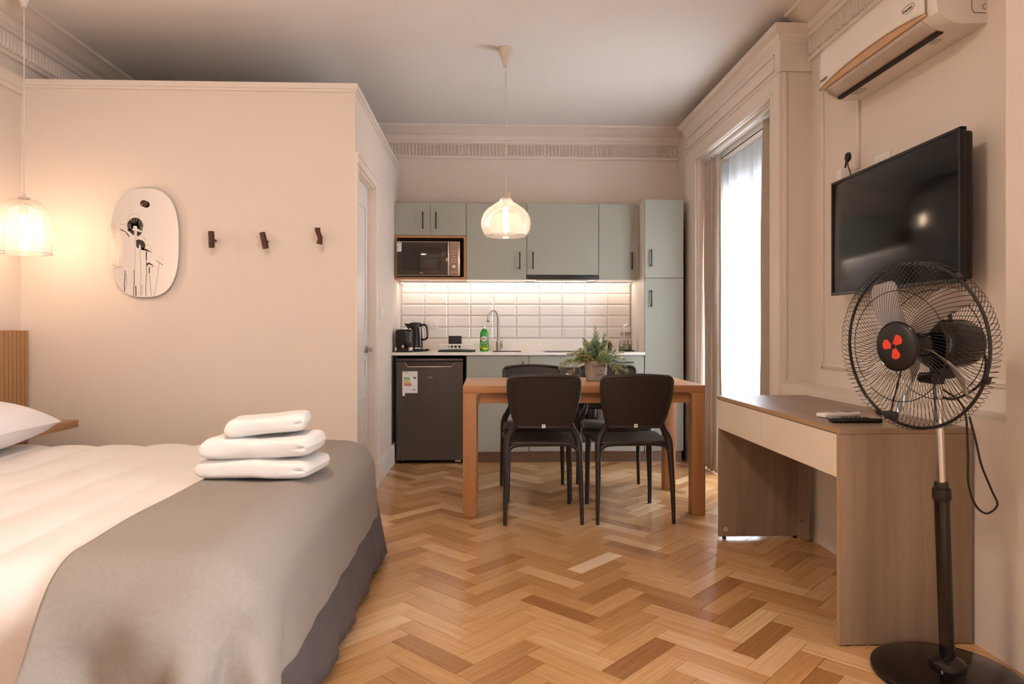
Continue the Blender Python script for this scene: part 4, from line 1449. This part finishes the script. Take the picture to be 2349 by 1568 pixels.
q.tube([(XN - .008, ay0 - .001, 2.255), (XN - .018, ay0 - .001, 2.250), (XN - .018, ay0 - .001, 2.240), (XN - .008, ay0 - .001, 2.235)], .0012, 4)
q.build('knock_out', M['oven'], c)
ACF = Matrix(((0, 0, -1, 0), (-1, 0, 0, 0), (0, 1, 0, 0), (0, 0, 0, 1)))      # text x -> -y, text y -> z, normal -> -x
text('DAIKIN', .020, M['oven'], 'logo', c, Matrix.Translation((XN - .2182, ay1 - .06, 2.262)) @ ACF, .0004)
text('inverter', .019, M['oven'], 'logo', c, Matrix.Translation((XN - .2182, ay0 + .13, 2.292)) @ ACF, .0004)
q = MB(); q.tube([(XN - .2182, ay0 + .13 + .042 * math.cos(2 * PI * k / 32 + .5), 2.292 + .015 * math.sin(2 * PI * k / 32 + .5)) for k in range(24)], .0008, 4)
q.build('logo_ring', M['oven'], c)

# ================================================================== FAN
FX, FY = 1.412, 2.038
c = thing('pedestal_fan', 'black pedestal fan with wire cage and smoked blades beside the desk', 'fan', (FX, FY, 0))
MB().lathe([(.205, 0), (.212, .006), (.210, .016), (.19, .026), (.10, .034), (.052, .038), (.050, .050), (.040, .060), (.026, .068), (0, .068)], (FX, FY, 0), 56).build('base', M['black_gloss'], c)
top = Vector((FX - .034, FY - .002, .945))
bot = Vector((FX, FY, .06))
ax = (top - bot)
pt_ = lambda z: bot + ax * ((z - .06) / (.945 - .06))
MB().tube([pt_(.06), pt_(.56)], .0215, 20).build('lower_pole', M['black_gloss'], c)
MB().tube([pt_(.545), pt_(.552), pt_(.58), pt_(.584), pt_(.60)], [.0235, .0265, .0255, .020, .019], 20).build('height_collar', M['black'], c)
MB().tube([pt_(.595), pt_(.94)], .0125, 18).build('chrome_pole', M['chrome'], c)
nrm = Vector((-.9677, -.2500, -.032)).normalized()
upv = Vector((0, 0, 1)); upv = (upv - nrm * upv.dot(nrm)).normalized()
rgt = upv.cross(nrm)
head = Vector((1.276, 2.0, 1.018))
HM = Matrix(((rgt.x, upv.x, nrm.x, head.x), (rgt.y, upv.y, nrm.y, head.y), (rgt.z, upv.z, nrm.z, head.z), (0, 0, 0, 1)))
def cage(sgn, name):
    g = MB()
    n = 96
    prof = [(.2453, 0), (.2490, .008), (.2500, .018), (.246, .030), (.232, .043), (.190, .052), (.133, .057), (.070, .058)] if sgn > 0 else [(.2453, 0), (.2490, .012), (.2500, .026), (.246, .041), (.228, .058), (.187, .074), (.132, .086), (.070, .092)]
    for k in range(n):
        a0 = 2 * PI * k / n
        pts = []
        for i, (r, z) in enumerate(prof):
            a = a0 + sgn * .38 * (1 - (r - .078) / (.2535 - .078))
            pts.append((r * math.cos(a), r * math.sin(a), sgn * z))
        pts = spline(pts, 3)
        g.tube(pts, .00085, 4, caps=False)
    g.xf(HM)
    o = g.build(name, M['black_gloss'], c, None, recalc=False)
    for (r, z) in (((.165, .0555), (.073, .0585)) if sgn > 0 else ((.165, .081), (.071, .093))):
        q = MB(); q.tube([(r * math.cos(2 * PI * k / 48), r * math.sin(2 * PI * k / 48), sgn * z) for k in range(48)], .0014, 5, closed=True); q.xf(HM)
        q.build('ring_wire', M['black_gloss'], o, 60)
    return o
cage(1, 'front_cage'); cage(-1, 'rear_cage')
q = MB(); q.tube([(.2453 * math.cos(2 * PI * k / 96), .2453 * math.sin(2 * PI * k / 96), 0) for k in range(96)], .0048, 8, closed=True); q.xf(HM); q.build('cage_rim', M['black'], c, 60)
for a in (.45, 2.6, 4.35, 5.6):
    q = MB(); q.rbox(-.010, .010, .243, .258, -.006, .006, .002).xf(HM @ Matrix.Rotation(a, 4, 'Z')); q.build('rim_clip', M['black'], c)
hb = MB().lathe([(0, .070), (.046, .069), (.062, .066), (.071, .060), (.074, .054), (.072, .049), (0, .049)], (0, 0, 0), 40).xf(HM).build('hub_cap', M['black'], c)
for k in range(3):
    a = .95 + k * 2 * PI / 3
    poly = []
    for i in range(15):
        t = i / 14
        poly.append((.010 + .034 * t, .0 + .75 * math.sin(PI * t * .5) * .5))
    out = [(r_ * math.cos(a + th_), r_ * math.sin(a + th_)) for r_, th_ in ((.009, -1.0), (.016, -.62), (.026, -.66), (.036, -.62), (.043, -.40), (.0455, -.05), (.043, .25), (.036, .40), (.026, .46), (.016, .62), (.009, 1.05))]
    out = [tuple(p)[:2] for p in spline([(x_ * .86, y_ * .86, 0) for x_, y_ in out], 4)]
    MB().prism(out, .0692, .0706, 'xy').xf(HM).build('propeller_mark', M['orange'], hb, None)
MB().lathe([(0, .0712), (.0085, .0712), (.0085, .069), (0, .069)], (0, 0, 0), 20).xf(HM).build('hub_dot', M['black'], hb)
for a in (2.51, 1.14, -.24, -1.50):
    def bl(u, v_):
        r = .040 + .184 * u
        wd2 = (.42 - .09 * u) * (.75 + .25 * math.sin(min(1, u * 1.6) * PI / 2))
        if u > .82: wd2 *= 1 - .6 * ((u - .82) / .18) ** 2
        th_ = a - .42 * u + (v_ - .5) * wd2
        z = -.008 + (v_ - .5) * (.062 - .015 * u)
        return (r * math.cos(th_), r * math.sin(th_), z)
    solid(MB().grid(bl, 18, 9).xf(HM).build('blade', M['blade'], c, 60), .0018)
MB().lathe([(0, .030), (.030, .027), (.036, .015), (.036, -.045), (0, -.045)], (0, 0, 0), 24).xf(HM).build('blade_hub', M['black_gloss'], c)
MB().lathe([(.0, -.065), (.062, -.065), (.073, -.080), (.075, -.13), (.074, -.19), (.066, -.215), (.045, -.226), (0, -.228)], (0, 0, 0), 40).xf(HM).build('motor_housing', M['black_gloss'], c)
MB().tube([(0, .070, -.15), (0, .094, -.15)], .006, 8).xf(HM).build('oscillation_stem', M['black'], c)
MB().lathe([(0, .0), (.015, .0), (.015, .012), (0, .012)], (0, .092, -.15), 16, 1).xf(HM).build('oscillation_knob', M['black'], c)
q = MB(); q.rbox(-.022, .022, -.105, -.045, -.15, -.085, .008, 3); q.xf(HM); q.tube([pt_(.90), pt_(.965)], .019, 16); q.build('neck', M['black'], c)
q = MB(); q.lathe([(0, -.026), (.016, -.026), (.018, .026), (0, .026)], (0, -.10, -.06), 16, 0); q.xf(HM); q.build('tilt_knob', M['black_gloss'], c)
hp = lambda x, y, z: tuple(HM @ Vector((x, y, z)))
q = MB(); q.tube(spline([hp(0, -.02, -.222), hp(.03, -.04, -.25), hp(.04, -.12, -.22), hp(.0, -.17, -.16), hp(-.02, -.15, -.10)], 6), .0042, 8); q.build('motor_cable', M['black'], c)
q = MB(); q.tube(spline([hp(-.02, -.13, -.12), (1.455, 2.03, .83), (1.470, 2.03, .70), (1.475, 2.035, .60), (1.50, 2.04, .53), (1.54, 2.045, .50), (1.578, 2.05, .525), (1.56, 2.05, .57), (1.52, 2.04, .65), (1.50, 2.035, .72), (1.475, 2.03, .80)], 8), .0032, 8); q.build('power_cable', M['black'], c)
MB().tube([hp(-.035, -.205, .052), hp(.02, -.06, .060)], .0025, 6).build('cage_brace', M['black'], c)
MB().rbox(-.055, -.015, -.222, -.198, .040, .058, .004).xf(HM).build('cage_lock', M['black'], c)

# ================================================================== BED
BX0, BX1, BY0, BY1, BZ = -2.56, -.505, 1.43, 3.215, .555


def drape(px, py, x0, x1, y0, y1, z, r, flare=.06, amp=.0, seed=0.0):
    """a sheet laid over a box: flat inside, rolled over the edges, hanging outside"""
    dx = px - (x1 - r) if px > x1 - r else (px - (x0 + r) if px < x0 + r else 0)
    dy = py - (y1 - r) if py > y1 - r else (py - (y0 + r) if py < y0 + r else 0)
    cx, cy = px - dx, py - dy
    d = math.hypot(dx, dy)
    if d < 1e-9:
        return Vector((px, py, z))
    nx, ny = dx / d, dy / d
    q_ = PI * r / 2
    if d < q_:
        h, v_ = r * math.sin(d / r), r * (1 - math.cos(d / r))
    else:
        e = d - q_
        h, v_ = r + flare * e, r + e * .985
    hang = max(0, d - q_)
    if amp:
        t = cx * 7 + cy * 9 + math.atan2(ny, nx) * 2.2
        fold = math.sin(t * 2.1 + seed) * .6 + math.sin(t * 4.3 + seed * 2) * .4
        h += amp * fold * min(1, hang / .25) + .5 * amp * fold * (min(1, hang / .05)) * .4
    return Vector((cx + nx * h, cy + ny * h, z - v_))


c = thing('bed', 'double bed base with charcoal skirt under the white bedding', 'bed', ((BX0 + BX1) / 2, (BY0 + BY1) / 2, 0))
MB().rbox(BX0, BX1 - .05, BY0 + .05, BY1 - .05, .30, BZ - .045, .05, 4).build('mattress', M['sheet'], c)
MB().rbox(BX0, BX1 - .055, BY0 + .055, BY1 - .055, .09, .295, .01).build('box_base', M['skirt'], c)
for x in (BX0 + .12, BX1 - .16):
    for y in (BY0 + .14, BY1 - .14):
        MB().lathe([(.025, 0), (.03, .09)], (x, y, 0), 14).build('leg', M['black'], c)


def skirt_pt(u, v_):
    # goes round near side, foot side and far side
    per = [(BX0, BY0), (BX1, BY0), (BX1, BY1), (BX0, BY1)]
    seg = [BX1 - BX0, BY1 - BY0, BX1 - BX0]
    tot = sum(seg)
    d = u * tot
    r = .045
    if d < seg[0]:
        x, y, nx, ny = BX0 + d, BY0, 0, -1
        e = seg[0] - d
        if e < .13:
            fi = (1 - e / .13) * PI / 4
            x, y, nx, ny = BX1 - .13 + .13 * math.sin(fi), BY0 + .13 - .13 * math.cos(fi), math.sin(fi), -math.cos(fi)
    elif d < seg[0] + seg[1]:
        e = d - seg[0]
        x, y, nx, ny = BX1, BY0 + e, 1, 0
        if e < .13:
            fi = (1 + e / .13) * PI / 4
            x, y, nx, ny = BX1 - .13 + .13 * math.sin(fi), BY0 + .13 - .13 * math.cos(fi), math.sin(fi), -math.cos(fi)
        if seg[1] - e < r: ny = (1 - (seg[1] - e) / r) * .7
    else:
        e = d - seg[0] - seg[1]
        x, y, nx, ny = BX1 - e, BY1, 0, 1
        if e < r: nx = (1 - e / r) * .7
    z = .38 - v_ * .355
    fl = .012 if d < seg[0] + .12 else (.050 if d > seg[0] + .7 else .012 + .038 * (d - seg[0] - .12) / .58)
    w_ = fl * v_ + .007 * v_ * math.sin(d * 21) + .004 * v_ * math.sin(d * 47 + 1) - .022
    corner = max(0, 1 - abs(d - seg[0] - seg[1]) / .10)
    w_ += .03 * corner * v_
    return (x + nx * w_, y + ny * w_, z)


solid(MB().grid(skirt_pt, 260, 10).build('bed_skirt', M['skirt'], c, 60), .004)


def duvet_pt(u, v_):
    px = -2.50 + u * (-.505 + .06 + 2.50)
    py = (BY0 - .40) + v_ * (BY1 + .22 - (BY0 - .40))
    p = drape(px, py, BX0 - .3, BX1 - .012, BY0 + .012, BY1 - .012, BZ, .125, .05, .006, .7)
    inside = max(0, min(1, (BX1 - .05 - px) / .1)) * max(0, min(1, (py - BY0) / .12)) * max(0, min(1, (BY1 + .02 - py) / .06))
    damp = 1.0 if px < -.98 else max(0.15, 1 - (px + .98) / .05)
    puff = (abs(math.sin(PI * (px + .08) / .205)) ** .55) * (.55 + .45 * abs(math.sin(PI * (py - BY0 + .1) / .37)) ** .5)
    n_ = noise.noise(Vector((px * 2.3, py * 2.6, 1.7))) * .010 + noise.noise(Vector((px * 7, py * 5, 4.2))) * .004
    p.z += damp * (inside * (.013 * puff - .008) + n_ * inside)
    side = max(0, (BZ - .06 - p.z) / .2)
    p.y -= .012 * side * math.sin(px * 13) if py < BY0 else 0
    return p


o = MB().grid(duvet_pt, 150, 130).build('duvet', M['sheet'], None, 60)
solid(o, .012, -1)
tag(o, 'quilted white duvet spread over the bed', 'duvet')


def blanket_pt(u, v_):
    px = -.925 + u * (.925 - .505 + .285)
    py = (BY0 - .46) + v_ * (BY1 + .19 - (BY0 - .46))
    wob = .010 * math.sin(py * 5.0 + .6) * (1 - u)
    px += wob
    p = drape(px, py, BX0 - .3, BX1 + .002, BY0 - .002, BY1 + .004, BZ + .014, .135, .045, .004 + .020 * max(0, min(1, (BY0 + .38 - py) / .4)), 1.3)
    # soft diagonal creases over the near corner
    near_ = max(0, min(1, (BY0 + .45 - py) / .5))
    s_ = math.sin((px * 9 - py * 6)) * .010 + noise.noise(Vector((px * 5, py * 5, 2.2))) * .012
    k = near_ * max(0, min(1, (BZ - p.z) / .10 + .12))
    p.x += abs(s_) * k * .8
    p.y -= abs(s_) * k * 1.6
    # hanging pleats on the near side and over the near corner, always outwards
    hg = max(0, min(1, (BZ - p.z - .04) / .15))
    wgt = hg * max(0, min(1, (BY0 + .45 - py) / .45))
    if wgt > 0:
        f_ = .5 + .5 * math.sin(px * 17 + py * 9 + 2.6 * noise.noise(Vector((px * 3, py * 3, 0))))
        f_ = f_ ** 1.6 + .25 * (.5 + .5 * math.sin(px * 38 - py * 21))
        ny_ = max(0, min(1, (BY0 + .12 - py) / .12))
        nx_ = max(0, min(1, (px - BX1 + .12) / .12))
        p.y -= .055 * f_ * wgt * ny_
        p.x += .030 * f_ * wgt * nx_
    p.z += noise.noise(Vector((px * 4.2, py * 3.1, 9.1))) * .006 * max(0, 1 - (BZ - p.z) / .05 if p.z < BZ else 1)
    return p


o = MB().grid(blanket_pt, 110, 190).build('throw_blanket', M['blanket'], None, 60)
solid(o, .005, 1)
tag(o, 'grey wool throw blanket laid across the foot of the bed', 'blanket')


def pillow(name, label, cx, cy, z0, lx, ly, h, rz, tilt):
    R = Matrix.Translation((cx, cy, z0)) @ Matrix.Rotation(rz, 4, 'Z') @ Matrix.Rotation(tilt, 4, 'Y')
    def fn(side):
        def f(u, v_):
            a, b_ = -1 + 2 * u, -1 + 2 * v_
            k = max(0, (1 - abs(a) ** 3.0) * (1 - abs(b_) ** 3.0)) ** .46
            pin = 1 - .07 * (a * a) * (1 - b_ * b_) * 0 - .06 * (1 - abs(a) ** 2) * abs(b_) ** 4 - .05 * (1 - abs(b_) ** 2) * abs(a) ** 4
            z = h / 2 + side * (h / 2) * k + noise.noise(Vector((a * 2, b_ * 2, side))) * .006 * k
            return R @ Vector((a * lx / 2 * pin, b_ * ly / 2 * pin, z))
        return f
    q = MB().grid(fn(1), 30, 30)
    q.grid(fn(-1), 30, 30)
    o = q.build(name, M['sheet'], None, 60)
    return tag(o, label, 'pillow')


pillow('pillow', 'plump white pillow leaning at the head of the bed', -2.215, 2.72, .578, .66, .80, .215, .06, math.radians(5))
pillow('pillow', 'second white pillow on the near half of the bed head', -2.215, 1.88, .578, .66, .80, .215, -.04, math.radians(5))

# headboard
c = thing('headboard', 'slatted oak headboard panel along the left wall', 'headboard', (XL + .03, 2.4, 0))
MB().box(XL + .001, XL + .036, .55, 3.955, .30, 1.062).build('back_panel', M['slat_gap'], c, None)
sl0 = None
ns = int((3.955 - .55) / .0325)
for k in range(ns):
    y1 = 3.955 - k * .0325
    if sl0 is None:
        sl0 = MB().rbox(XL + .036, XL + .058, y1 - .0255, y1, .30, 1.066, .001, 1).build('slat', M['slat'], c)
    else:
        o = bpy.data.objects.new('slat', sl0.data); COL.objects.link(o); o.parent = c
        o.location = sl0.location + Vector((0, -k * .0325, 0))
c = thing('bedside_shelf', 'floating oak bedside shelf between the bed and the partition', 'shelf', (-2.4, 3.6, .54))
MB().rbox(XL + .060, -2.215, 3.30, 3.80, .542, .582, .002).build('board', M['oak_lam'], c)
MB().box(XL + .060, XL + .085, 3.32, 3.78, .47, .5415).build('bracket', M['oak_lam'], c, None)


# ---- towels
def towel(name, label, x0, x1, y0, y1, z0, z1, rz, seed, sag=0.0, slope=0.0):
    """thick terry towel: one full fold faces the room, the layers show at the right end"""
    cx, cy = (x0 + x1) / 2, (y0 + y1) / 2
    R = Matrix.Translation((cx, cy, 0)) @ Matrix.Rotation(rz, 4, 'Z')
    lx, ly, h = x1 - x0, y1 - y0, z1 - z0

    def fn(u, v_):
        a = 2 * PI * v_
        t = -1 + 2 * u
        e = max(0, 1 - abs(t) ** (12 if t > 0 else 12)) ** .42
        ca, sa = math.cos(a), math.sin(a)
        py = math.copysign(abs(ca) ** .38, ca) * (ly / 2) * (.93 + .07 * e)
        zz = math.copysign(abs(sa) ** .62, sa)
        pz = zz * (h / 2) * e
        px = t * lx / 2
        crease = 0.0
        if t > .55:                       # layers pulled in between the folds at the open end
            k = (t - .55) / .45
            crease = math.exp(-(zz / .16) ** 2) * k * k
            px += .012 * k * (abs(zz) ** 2) - .022 * crease
            pz *= 1 + .10 * k * (1 - abs(zz))
        nz = noise.noise(Vector((px * 8 + seed, py * 8, pz * 14 + seed)))
        nz2 = noise.noise(Vector((px * 24 + seed, py * 24, pz * 30)))
        z = z0 + h / 2 + pz + (nz * .007 + nz2 * .0018) * e * (.4 if zz < -.6 else 1) + sag * math.sin(px * 13 + seed) * .6 + slope * px
        return R @ Vector((px + nz * .006, py + nz * .008 + (.010 * crease if t > .6 else 0), z))
    o = MB().grid(fn, 60, 48, cv=True).build(name, M['towel'], None, 70)
    return tag(o, label, 'towel', 'folded towels on the bed')


towel('folded_towel', 'largest folded white towel at the bottom of the stack on the bed', -.940, -.572, 2.235, 2.50, .578, .641, -.13, 1.0, .004)
towel('folded_towel', 'folded white towel in the middle of the stack on the bed', -.930, -.580, 2.245, 2.48, .642, .713, -.05, 5.0, .005, .015)
towel('folded_towel', 'small folded white towel on top of the stack on the bed', -.868, -.618, 2.27, 2.44, .716, .776, .12, 9.0, .0, .085)

# ================================================================== PARTITION WALL THINGS
# mirror with etched mushrooms
MCX, MCZ, MW, MH, MY = -1.941, 1.5645, .191, .3085, YP
c = thing('wall_mirror', 'rounded frameless mirror printed with black mushrooms on the partition', 'mirror', (MCX, MY, MCZ - MH))
def sup(n=96, k=2.75, s=1.0):
    out = []
    for i in range(n):
        a = 2 * PI * i / n
        ca, sa = math.cos(a), math.sin(a)
        out.append((MCX + math.copysign(abs(ca) ** (2 / k), ca) * MW * s, MCZ + math.copysign(abs(sa) ** (2 / k), sa) * MH * s))
    return out
MB().prism(sup(), MY - .022, MY - .017, 'xz').build('glass', M['mirror'], c, None)
MB().prism(sup(s=.93), MY - .017, MY - .001, 'xz').build('backing', M['black'], c, None)
q = MB(); q.tube([(x, MY - .0215, z) for x, z in sup(s=.998)], .0018, 6, closed=True); q.build('polished_edge', M['white_plastic'], c)
q = MB(); q.lathe([(0, -.048), (.010, -.047), (.0185, -.041), (.0195, -.033), (.016, -.026), (.014, -.022), (0, -.022)], (-1.938, MY, 1.785), 20, 1)
q.build('peg', M['dark_wood'], c)
def MP(px_, py_):   # print coordinates, metres on the glass
    return (-2.141 + (px_ - 75) / 915 * .384, 1.873 - (py_ - 80) / 1425 * .617)
yp = MY - .0222
def stroke(pts, w_):
    q = MB()
    P = [MP(*p) for p in pts]
    for (a, b_) in zip(P, P[1:]):
        dx, dz = b_[0] - a[0], b_[1] - a[1]
        L_ = math.hypot(dx, dz) or 1e-6
        nx, nz = -dz / L_ * w_ / 2, dx / L_ * w_ / 2
        q.add([(a[0] + nx, yp, a[1] + nz), (b_[0] + nx, yp, b_[1] + nz), (b_[0] - nx, yp, b_[1] - nz), (a[0] - nx, yp, a[1] - nz),
               (a[0] + nx, yp + .0003, a[1] + nz), (b_[0] + nx, yp + .0003, b_[1] + nz), (b_[0] - nx, yp + .0003, b_[1] - nz), (a[0] - nx, yp + .0003, a[1] - nz)],
              [(0, 1, 2, 3), (4, 5, 6, 7), (0, 1, 5, 4), (2, 3, 7, 6)])
    return q
def fillp(pts):
    P = [MP(*p) for p in pts]
    return MB().prism(P, yp, yp + .0003, 'xz')
def arcp(cx, cy, rx, ry, a0, a1, n=14, rot=0.0):
    out = []
    for i in range(n + 1):
        a = math.radians(a0 + (a1 - a0) * i / n)
        x, y = rx * math.cos(a), -ry * math.sin(a)
        out.append((cx + x * math.cos(rot) - y * math.sin(rot), cy + x * math.sin(rot) + y * math.cos(rot)))
    return out
mush = []
rm = random.Random(5)
# large mushroom: gills as many strokes
q = MB()
for k in range(84):
    a = math.radians(-35 + k * 250 / 83)
    r1 = rm.uniform(.94, 1.03)
    ex, ey = 428 + 108 * r1 * math.cos(a), 560 - 118 * r1 * math.sin(a) + 20
    sx, sy = 428 + 28 * math.cos(a), 590 - 20 * math.sin(a)
    s_ = stroke([(sx, sy), ((sx + ex) / 2 + rm.uniform(-4, 4), (sy + ey) / 2 + rm.uniform(-4, 4)), (ex, ey)], rm.choice((.0010, .0016, .0022, .0034)))
    q.add(s_.v, s_.f)
mush.append(q)
mush.append(stroke(arcp(405, 540, 88, 128, 25, 200, 18, .25), .0009))
mush.append(fillp([(335, 590), (365, 610), (415, 640), (415, 700), (375, 670), (345, 640)]))
mush.append(fillp([(452, 640), (490, 650), (520, 660), (485, 700), (450, 705)]))
mush.append(stroke([(425, 620), (428, 800), (425, 1150), (415, 1490)], .0010))
mush.append(stroke([(410, 1150), (415, 1260), (405, 1490)], .003))
mush.append(stroke([(437, 1360), (440, 1490)], .0055))
# second mushroom with dark gills
mush.append(fillp([(440, 760), (470, 748), (530, 765), (560, 800), (565, 840), (545, 885), (510, 890), (500, 830), (480, 810), (475, 870), (445, 850)]))
mush.append(stroke(arcp(497, 765, 62, 60, 10, 175, 12, .2), .0012))
mush.append(fillp([(520, 855), (600, 885), (650, 925), (600, 905), (540, 892), (505, 885)]))
mush.append(stroke([(580, 810), (630, 840), (650, 925)], .0010))
mush.append(stroke([(490, 880), (500, 1050), (505, 1200), (498, 1490)], .0014))
mush.append(stroke([(520, 1350), (515, 1490)], .0018))
mush.append(stroke([(582, 905), (575, 960), (580, 1015)], .006))
mush.append(stroke([(578, 1015), (580, 1200), (570, 1350), (572, 1490)], .0028))
# left small, lower right small ones
mush.append(stroke([(290, 1155), (295, 1200), (285, 1330), (288, 1440)], .0042))
mush.append(stroke([(310, 1200), (318, 1320), (300, 1400)], .0016))
mush.append(stroke(arcp(285, 600, 80, 45, 10, 150, 12, .3), .0010))
mush.append(fillp([(220, 610), (265, 625), (320, 660), (352, 705), (345, 720), (300, 655), (240, 630)]))
mush.append(fillp([(578, 1060), (620, 1052), (665, 1085), (672, 1115), (655, 1090), (610, 1075), (582, 1095)]))
mush.append(stroke([(582, 1100), (668, 1118)], .0012))
mush.append(stroke([(617, 1118), (615, 1190)], .0055))
mush.append(stroke([(615, 1190), (630, 1330), (640, 1490)], .0020))
mush.append(stroke(arcp(755, 1020, 42, 45, 0, 170, 10, .5), .0009))
mush.append(stroke([(708, 1022), (755, 1058), (800, 1085)], .0028))
mush.append(stroke([(752, 1060), (740, 1120), (715, 1300), (680, 1490)], .0014))
for m_ in mush:
    m_.build('mushroom_print', M['ink'], c, None)


def hook(label, x, z, tiltdeg, wavy=False):
    c = thing('coat_hook', label, 'coat hook', (x, YP, z), 'wooden coat hooks on the partition')
    R = Matrix.Translation((x, YP - .058, z)) @ Matrix.Rotation(math.radians(tiltdeg), 4, 'Y')
    if wavy:
        pts = [(.006 * math.sin(k / 10 * PI * 1.6), 0, -.046 + .092 * k / 10) for k in range(11)]
        rs = [.0165 - .0035 * math.sin(k / 10 * PI) for k in range(11)]
    else:
        pts = [(0, 0, -.046 + .092 * k / 4) for k in range(5)]
        rs = [.0160, .0165, .0165, .0165, .0160]
    MB().tube(pts, rs, 20).xf(R).build('knob', M['dark_wood'], c)
    q = MB(); q.tube([(x, YP, z), (x, YP - .048, z)], .0085, 14); q.build('stem', M['dark_wood'], c)
    return c


hook('upright walnut coat hook nearest the mirror', -1.552, 1.580, -2)
hook('tilted walnut coat hook in the middle of the row', -1.258, 1.576, -13)
hook('curved walnut coat hook nearest the bathroom door', -.950, 1.603, -3, True)


# ================================================================== PENDANT LAMPS
def pendant(label, x, y, prof, ztop, cap, bulb, sm='shade'):
    c = thing('pendant_lamp', label, 'pendant lamp', (x, y, prof[-1][1]))
    sh = MB()
    n = 48
    vs, fs = [], []
    k_ = len(prof)
    for (r, z) in prof:
        for j in range(n):
            a = 2 * PI * j / n
            vs.append((x + r * math.cos(a), y + r * math.sin(a), z))
    for i in range(k_ - 1):
        for j in range(n):
            fs.append((i * n + j, i * n + (j + 1) % n, (i + 1) * n + (j + 1) % n, (i + 1) * n + j))
    o = sh.add(vs, fs).build('glass_shade', M[sm], c, 60)
    q = MB(); r, z = prof[-1]; q.tube([(x + r * math.cos(2 * PI * j / 48), y + r * math.sin(2 * PI * j / 48), z) for j in range(48)], .0022, 6, closed=True)
    q.build('rim', M[sm], c, 60)
    MB().tube([(x, y, ztop), (x, y, ZC - .1)], .0028, 6).build('cord', M['cord'], c)
    MB().lathe(cap, (x, y, 0), 24).build('lamp_cap', M['cord'], c)
    MB().lathe([(.0, ZC), (.049, ZC - .001), (.047, ZC - .014), (.012, ZC - .112), (0, ZC - .114)], (x, y, 0), 28).build('canopy', M['cord'], c)
    zb0, zb1, rb = bulb
    MB().lathe([(.016, zb1), (.018, zb1 + .01), (.018, zb1 + .045), (0, zb1 + .047)], (x, y, 0), 16).build('lamp_holder', M['cord'], c)
    MB().lathe([(0, zb0), (rb * .7, zb0 + .006), (rb, zb0 + .02), (rb, zb1 - .02), (rb * .8, zb1), (0, zb1 + .001)], (x, y, 0), 10).build('bulb', M['bulb'], c)
    return c


bell = [(.028, 1.742), (.055, 1.738), (.075, 1.728), (.098, 1.700), (.113, 1.665), (.121, 1.63), (.1235, 1.59), (.1240, 1.54), (.1235, 1.463)]
bcap = [(.0, 1.775), (.006, 1.775), (.008, 1.768), (.008, 1.756), (.022, 1.753), (.026, 1.748), (.026, 1.738), (0, 1.737)]
pendant('bell-shaped glass pendant lamp hanging over the bedside shelf', -2.38, 3.612, bell, 1.77, bcap, (1.505, 1.66, .017))
pendant('second bell-shaped glass pendant lamp on the near side of the bed', -2.38, 1.10, bell, 1.77, bcap, (1.505, 1.66, .017))  # unseen lamp, assumed from the shadow beside the television
onion = [(.030, 1.930), (.031, 1.915), (.036, 1.895), (.052, 1.873), (.085, 1.852), (.118, 1.830), (.142, 1.800), (.1555, 1.765), (.1575, 1.735), (.152, 1.703), (.142, 1.680), (.130, 1.664)]
ocap = [(0, 1.936), (.010, 1.936), (.028, 1.932), (.028, 1.90), (0, 1.898)]
pendant('onion-shaped glass pendant lamp over the dining area', .124, 4.30, onion, 1.93, ocap, (1.705, 1.845, .017), 'shade_pearl')


# assumed round ceiling lamp, out of view, added for warm fill light
c = thing('ceiling_lamp', 'round opal ceiling lamp high above the bed', 'lamp', (-.75, 1.45, ZC - .07))
MB().lathe([(.235, ZC), (.235, ZC - .018), (.22, ZC - .022)], (-.75, 1.45, 0), 40).build('mounting_plate', M['white_plastic'], c)
MB().lathe([(.218, ZC - .022), (.212, ZC - .05), (.17, ZC - .068), (.09, ZC - .076), (0, ZC - .078)], (-.75, 1.45, 0), 24).build('diffuser', M['ceil'], c)


# ================================================================== CURTAINS
def cloth(name, label, m, y0, y1, z0, z1, x0, amp, folds, ph, thick, pinch=0.0, lean=0.0, cat='curtain', group=None):
    def fn(u, v_):
        z = z0 + (z1 - z0) * v_
        yc = (y0 + y1) / 2
        w_ = (y1 - y0) / 2 * (1 + pinch * math.sin(PI * v_) * -1)
        y = yc + (-1 + 2 * u) * w_ + lean * (1 - v_)
        ph2 = ph + .5 * noise.noise(Vector((u * 3, v_ * 1.2, ph)))
        x = x0 + amp * (math.sin(2 * PI * folds * u + ph2) * .7 + math.sin(2 * PI * folds * 1.7 * u + 2 * ph2) * .3) * (.75 + .25 * (1 - v_))
        x += noise.noise(Vector((u * 6, v_ * 3, 3 + ph))) * amp * .35
        return (x, y, z)
    o = MB().grid(fn, 26 * max(2, int(folds)) + 20, 40).build(name, m, None, 80)
    if thick: solid(o, thick)
    return tag(o, label, cat, group)


cloth('curtain', 'beige linen curtain drawn to the kitchen side of the window', M['curtain'], 5.00, 5.298, .012, 2.375, 1.722, .028, 4, .4, .003, lean=-.03)
cloth('curtain', 'beige linen curtain drawn to the television side of the window', M['curtain'], 3.903, 4.235, .012, 2.375, 1.742, .030, 3, 1.4, .003, lean=.05)
cloth('sheer_curtain', 'white sheer voile curtain glowing in the window', M['sheer'], 4.00, 5.21, .03, 2.345, 1.812, .022, 8, 2.0, 0)
c = thing('curtain_rail', 'white double curtain rail under the window head', 'curtain rail', (1.75, 4.6, 2.38))
MB().rbox(1.69, 1.712, 3.905, 5.295, 2.385, 2.4095, .002).build('front_track', M['white_plastic'], c)
MB().rbox(1.775, 1.80, 3.905, 5.295, 2.375, 2.4095, .002).build('rear_track', M['white_plastic'], c)
MB().box(1.783, 1.792, 3.91, 5.29, 2.372, 2.3745).build('track_slot', M['ink'], c, None)
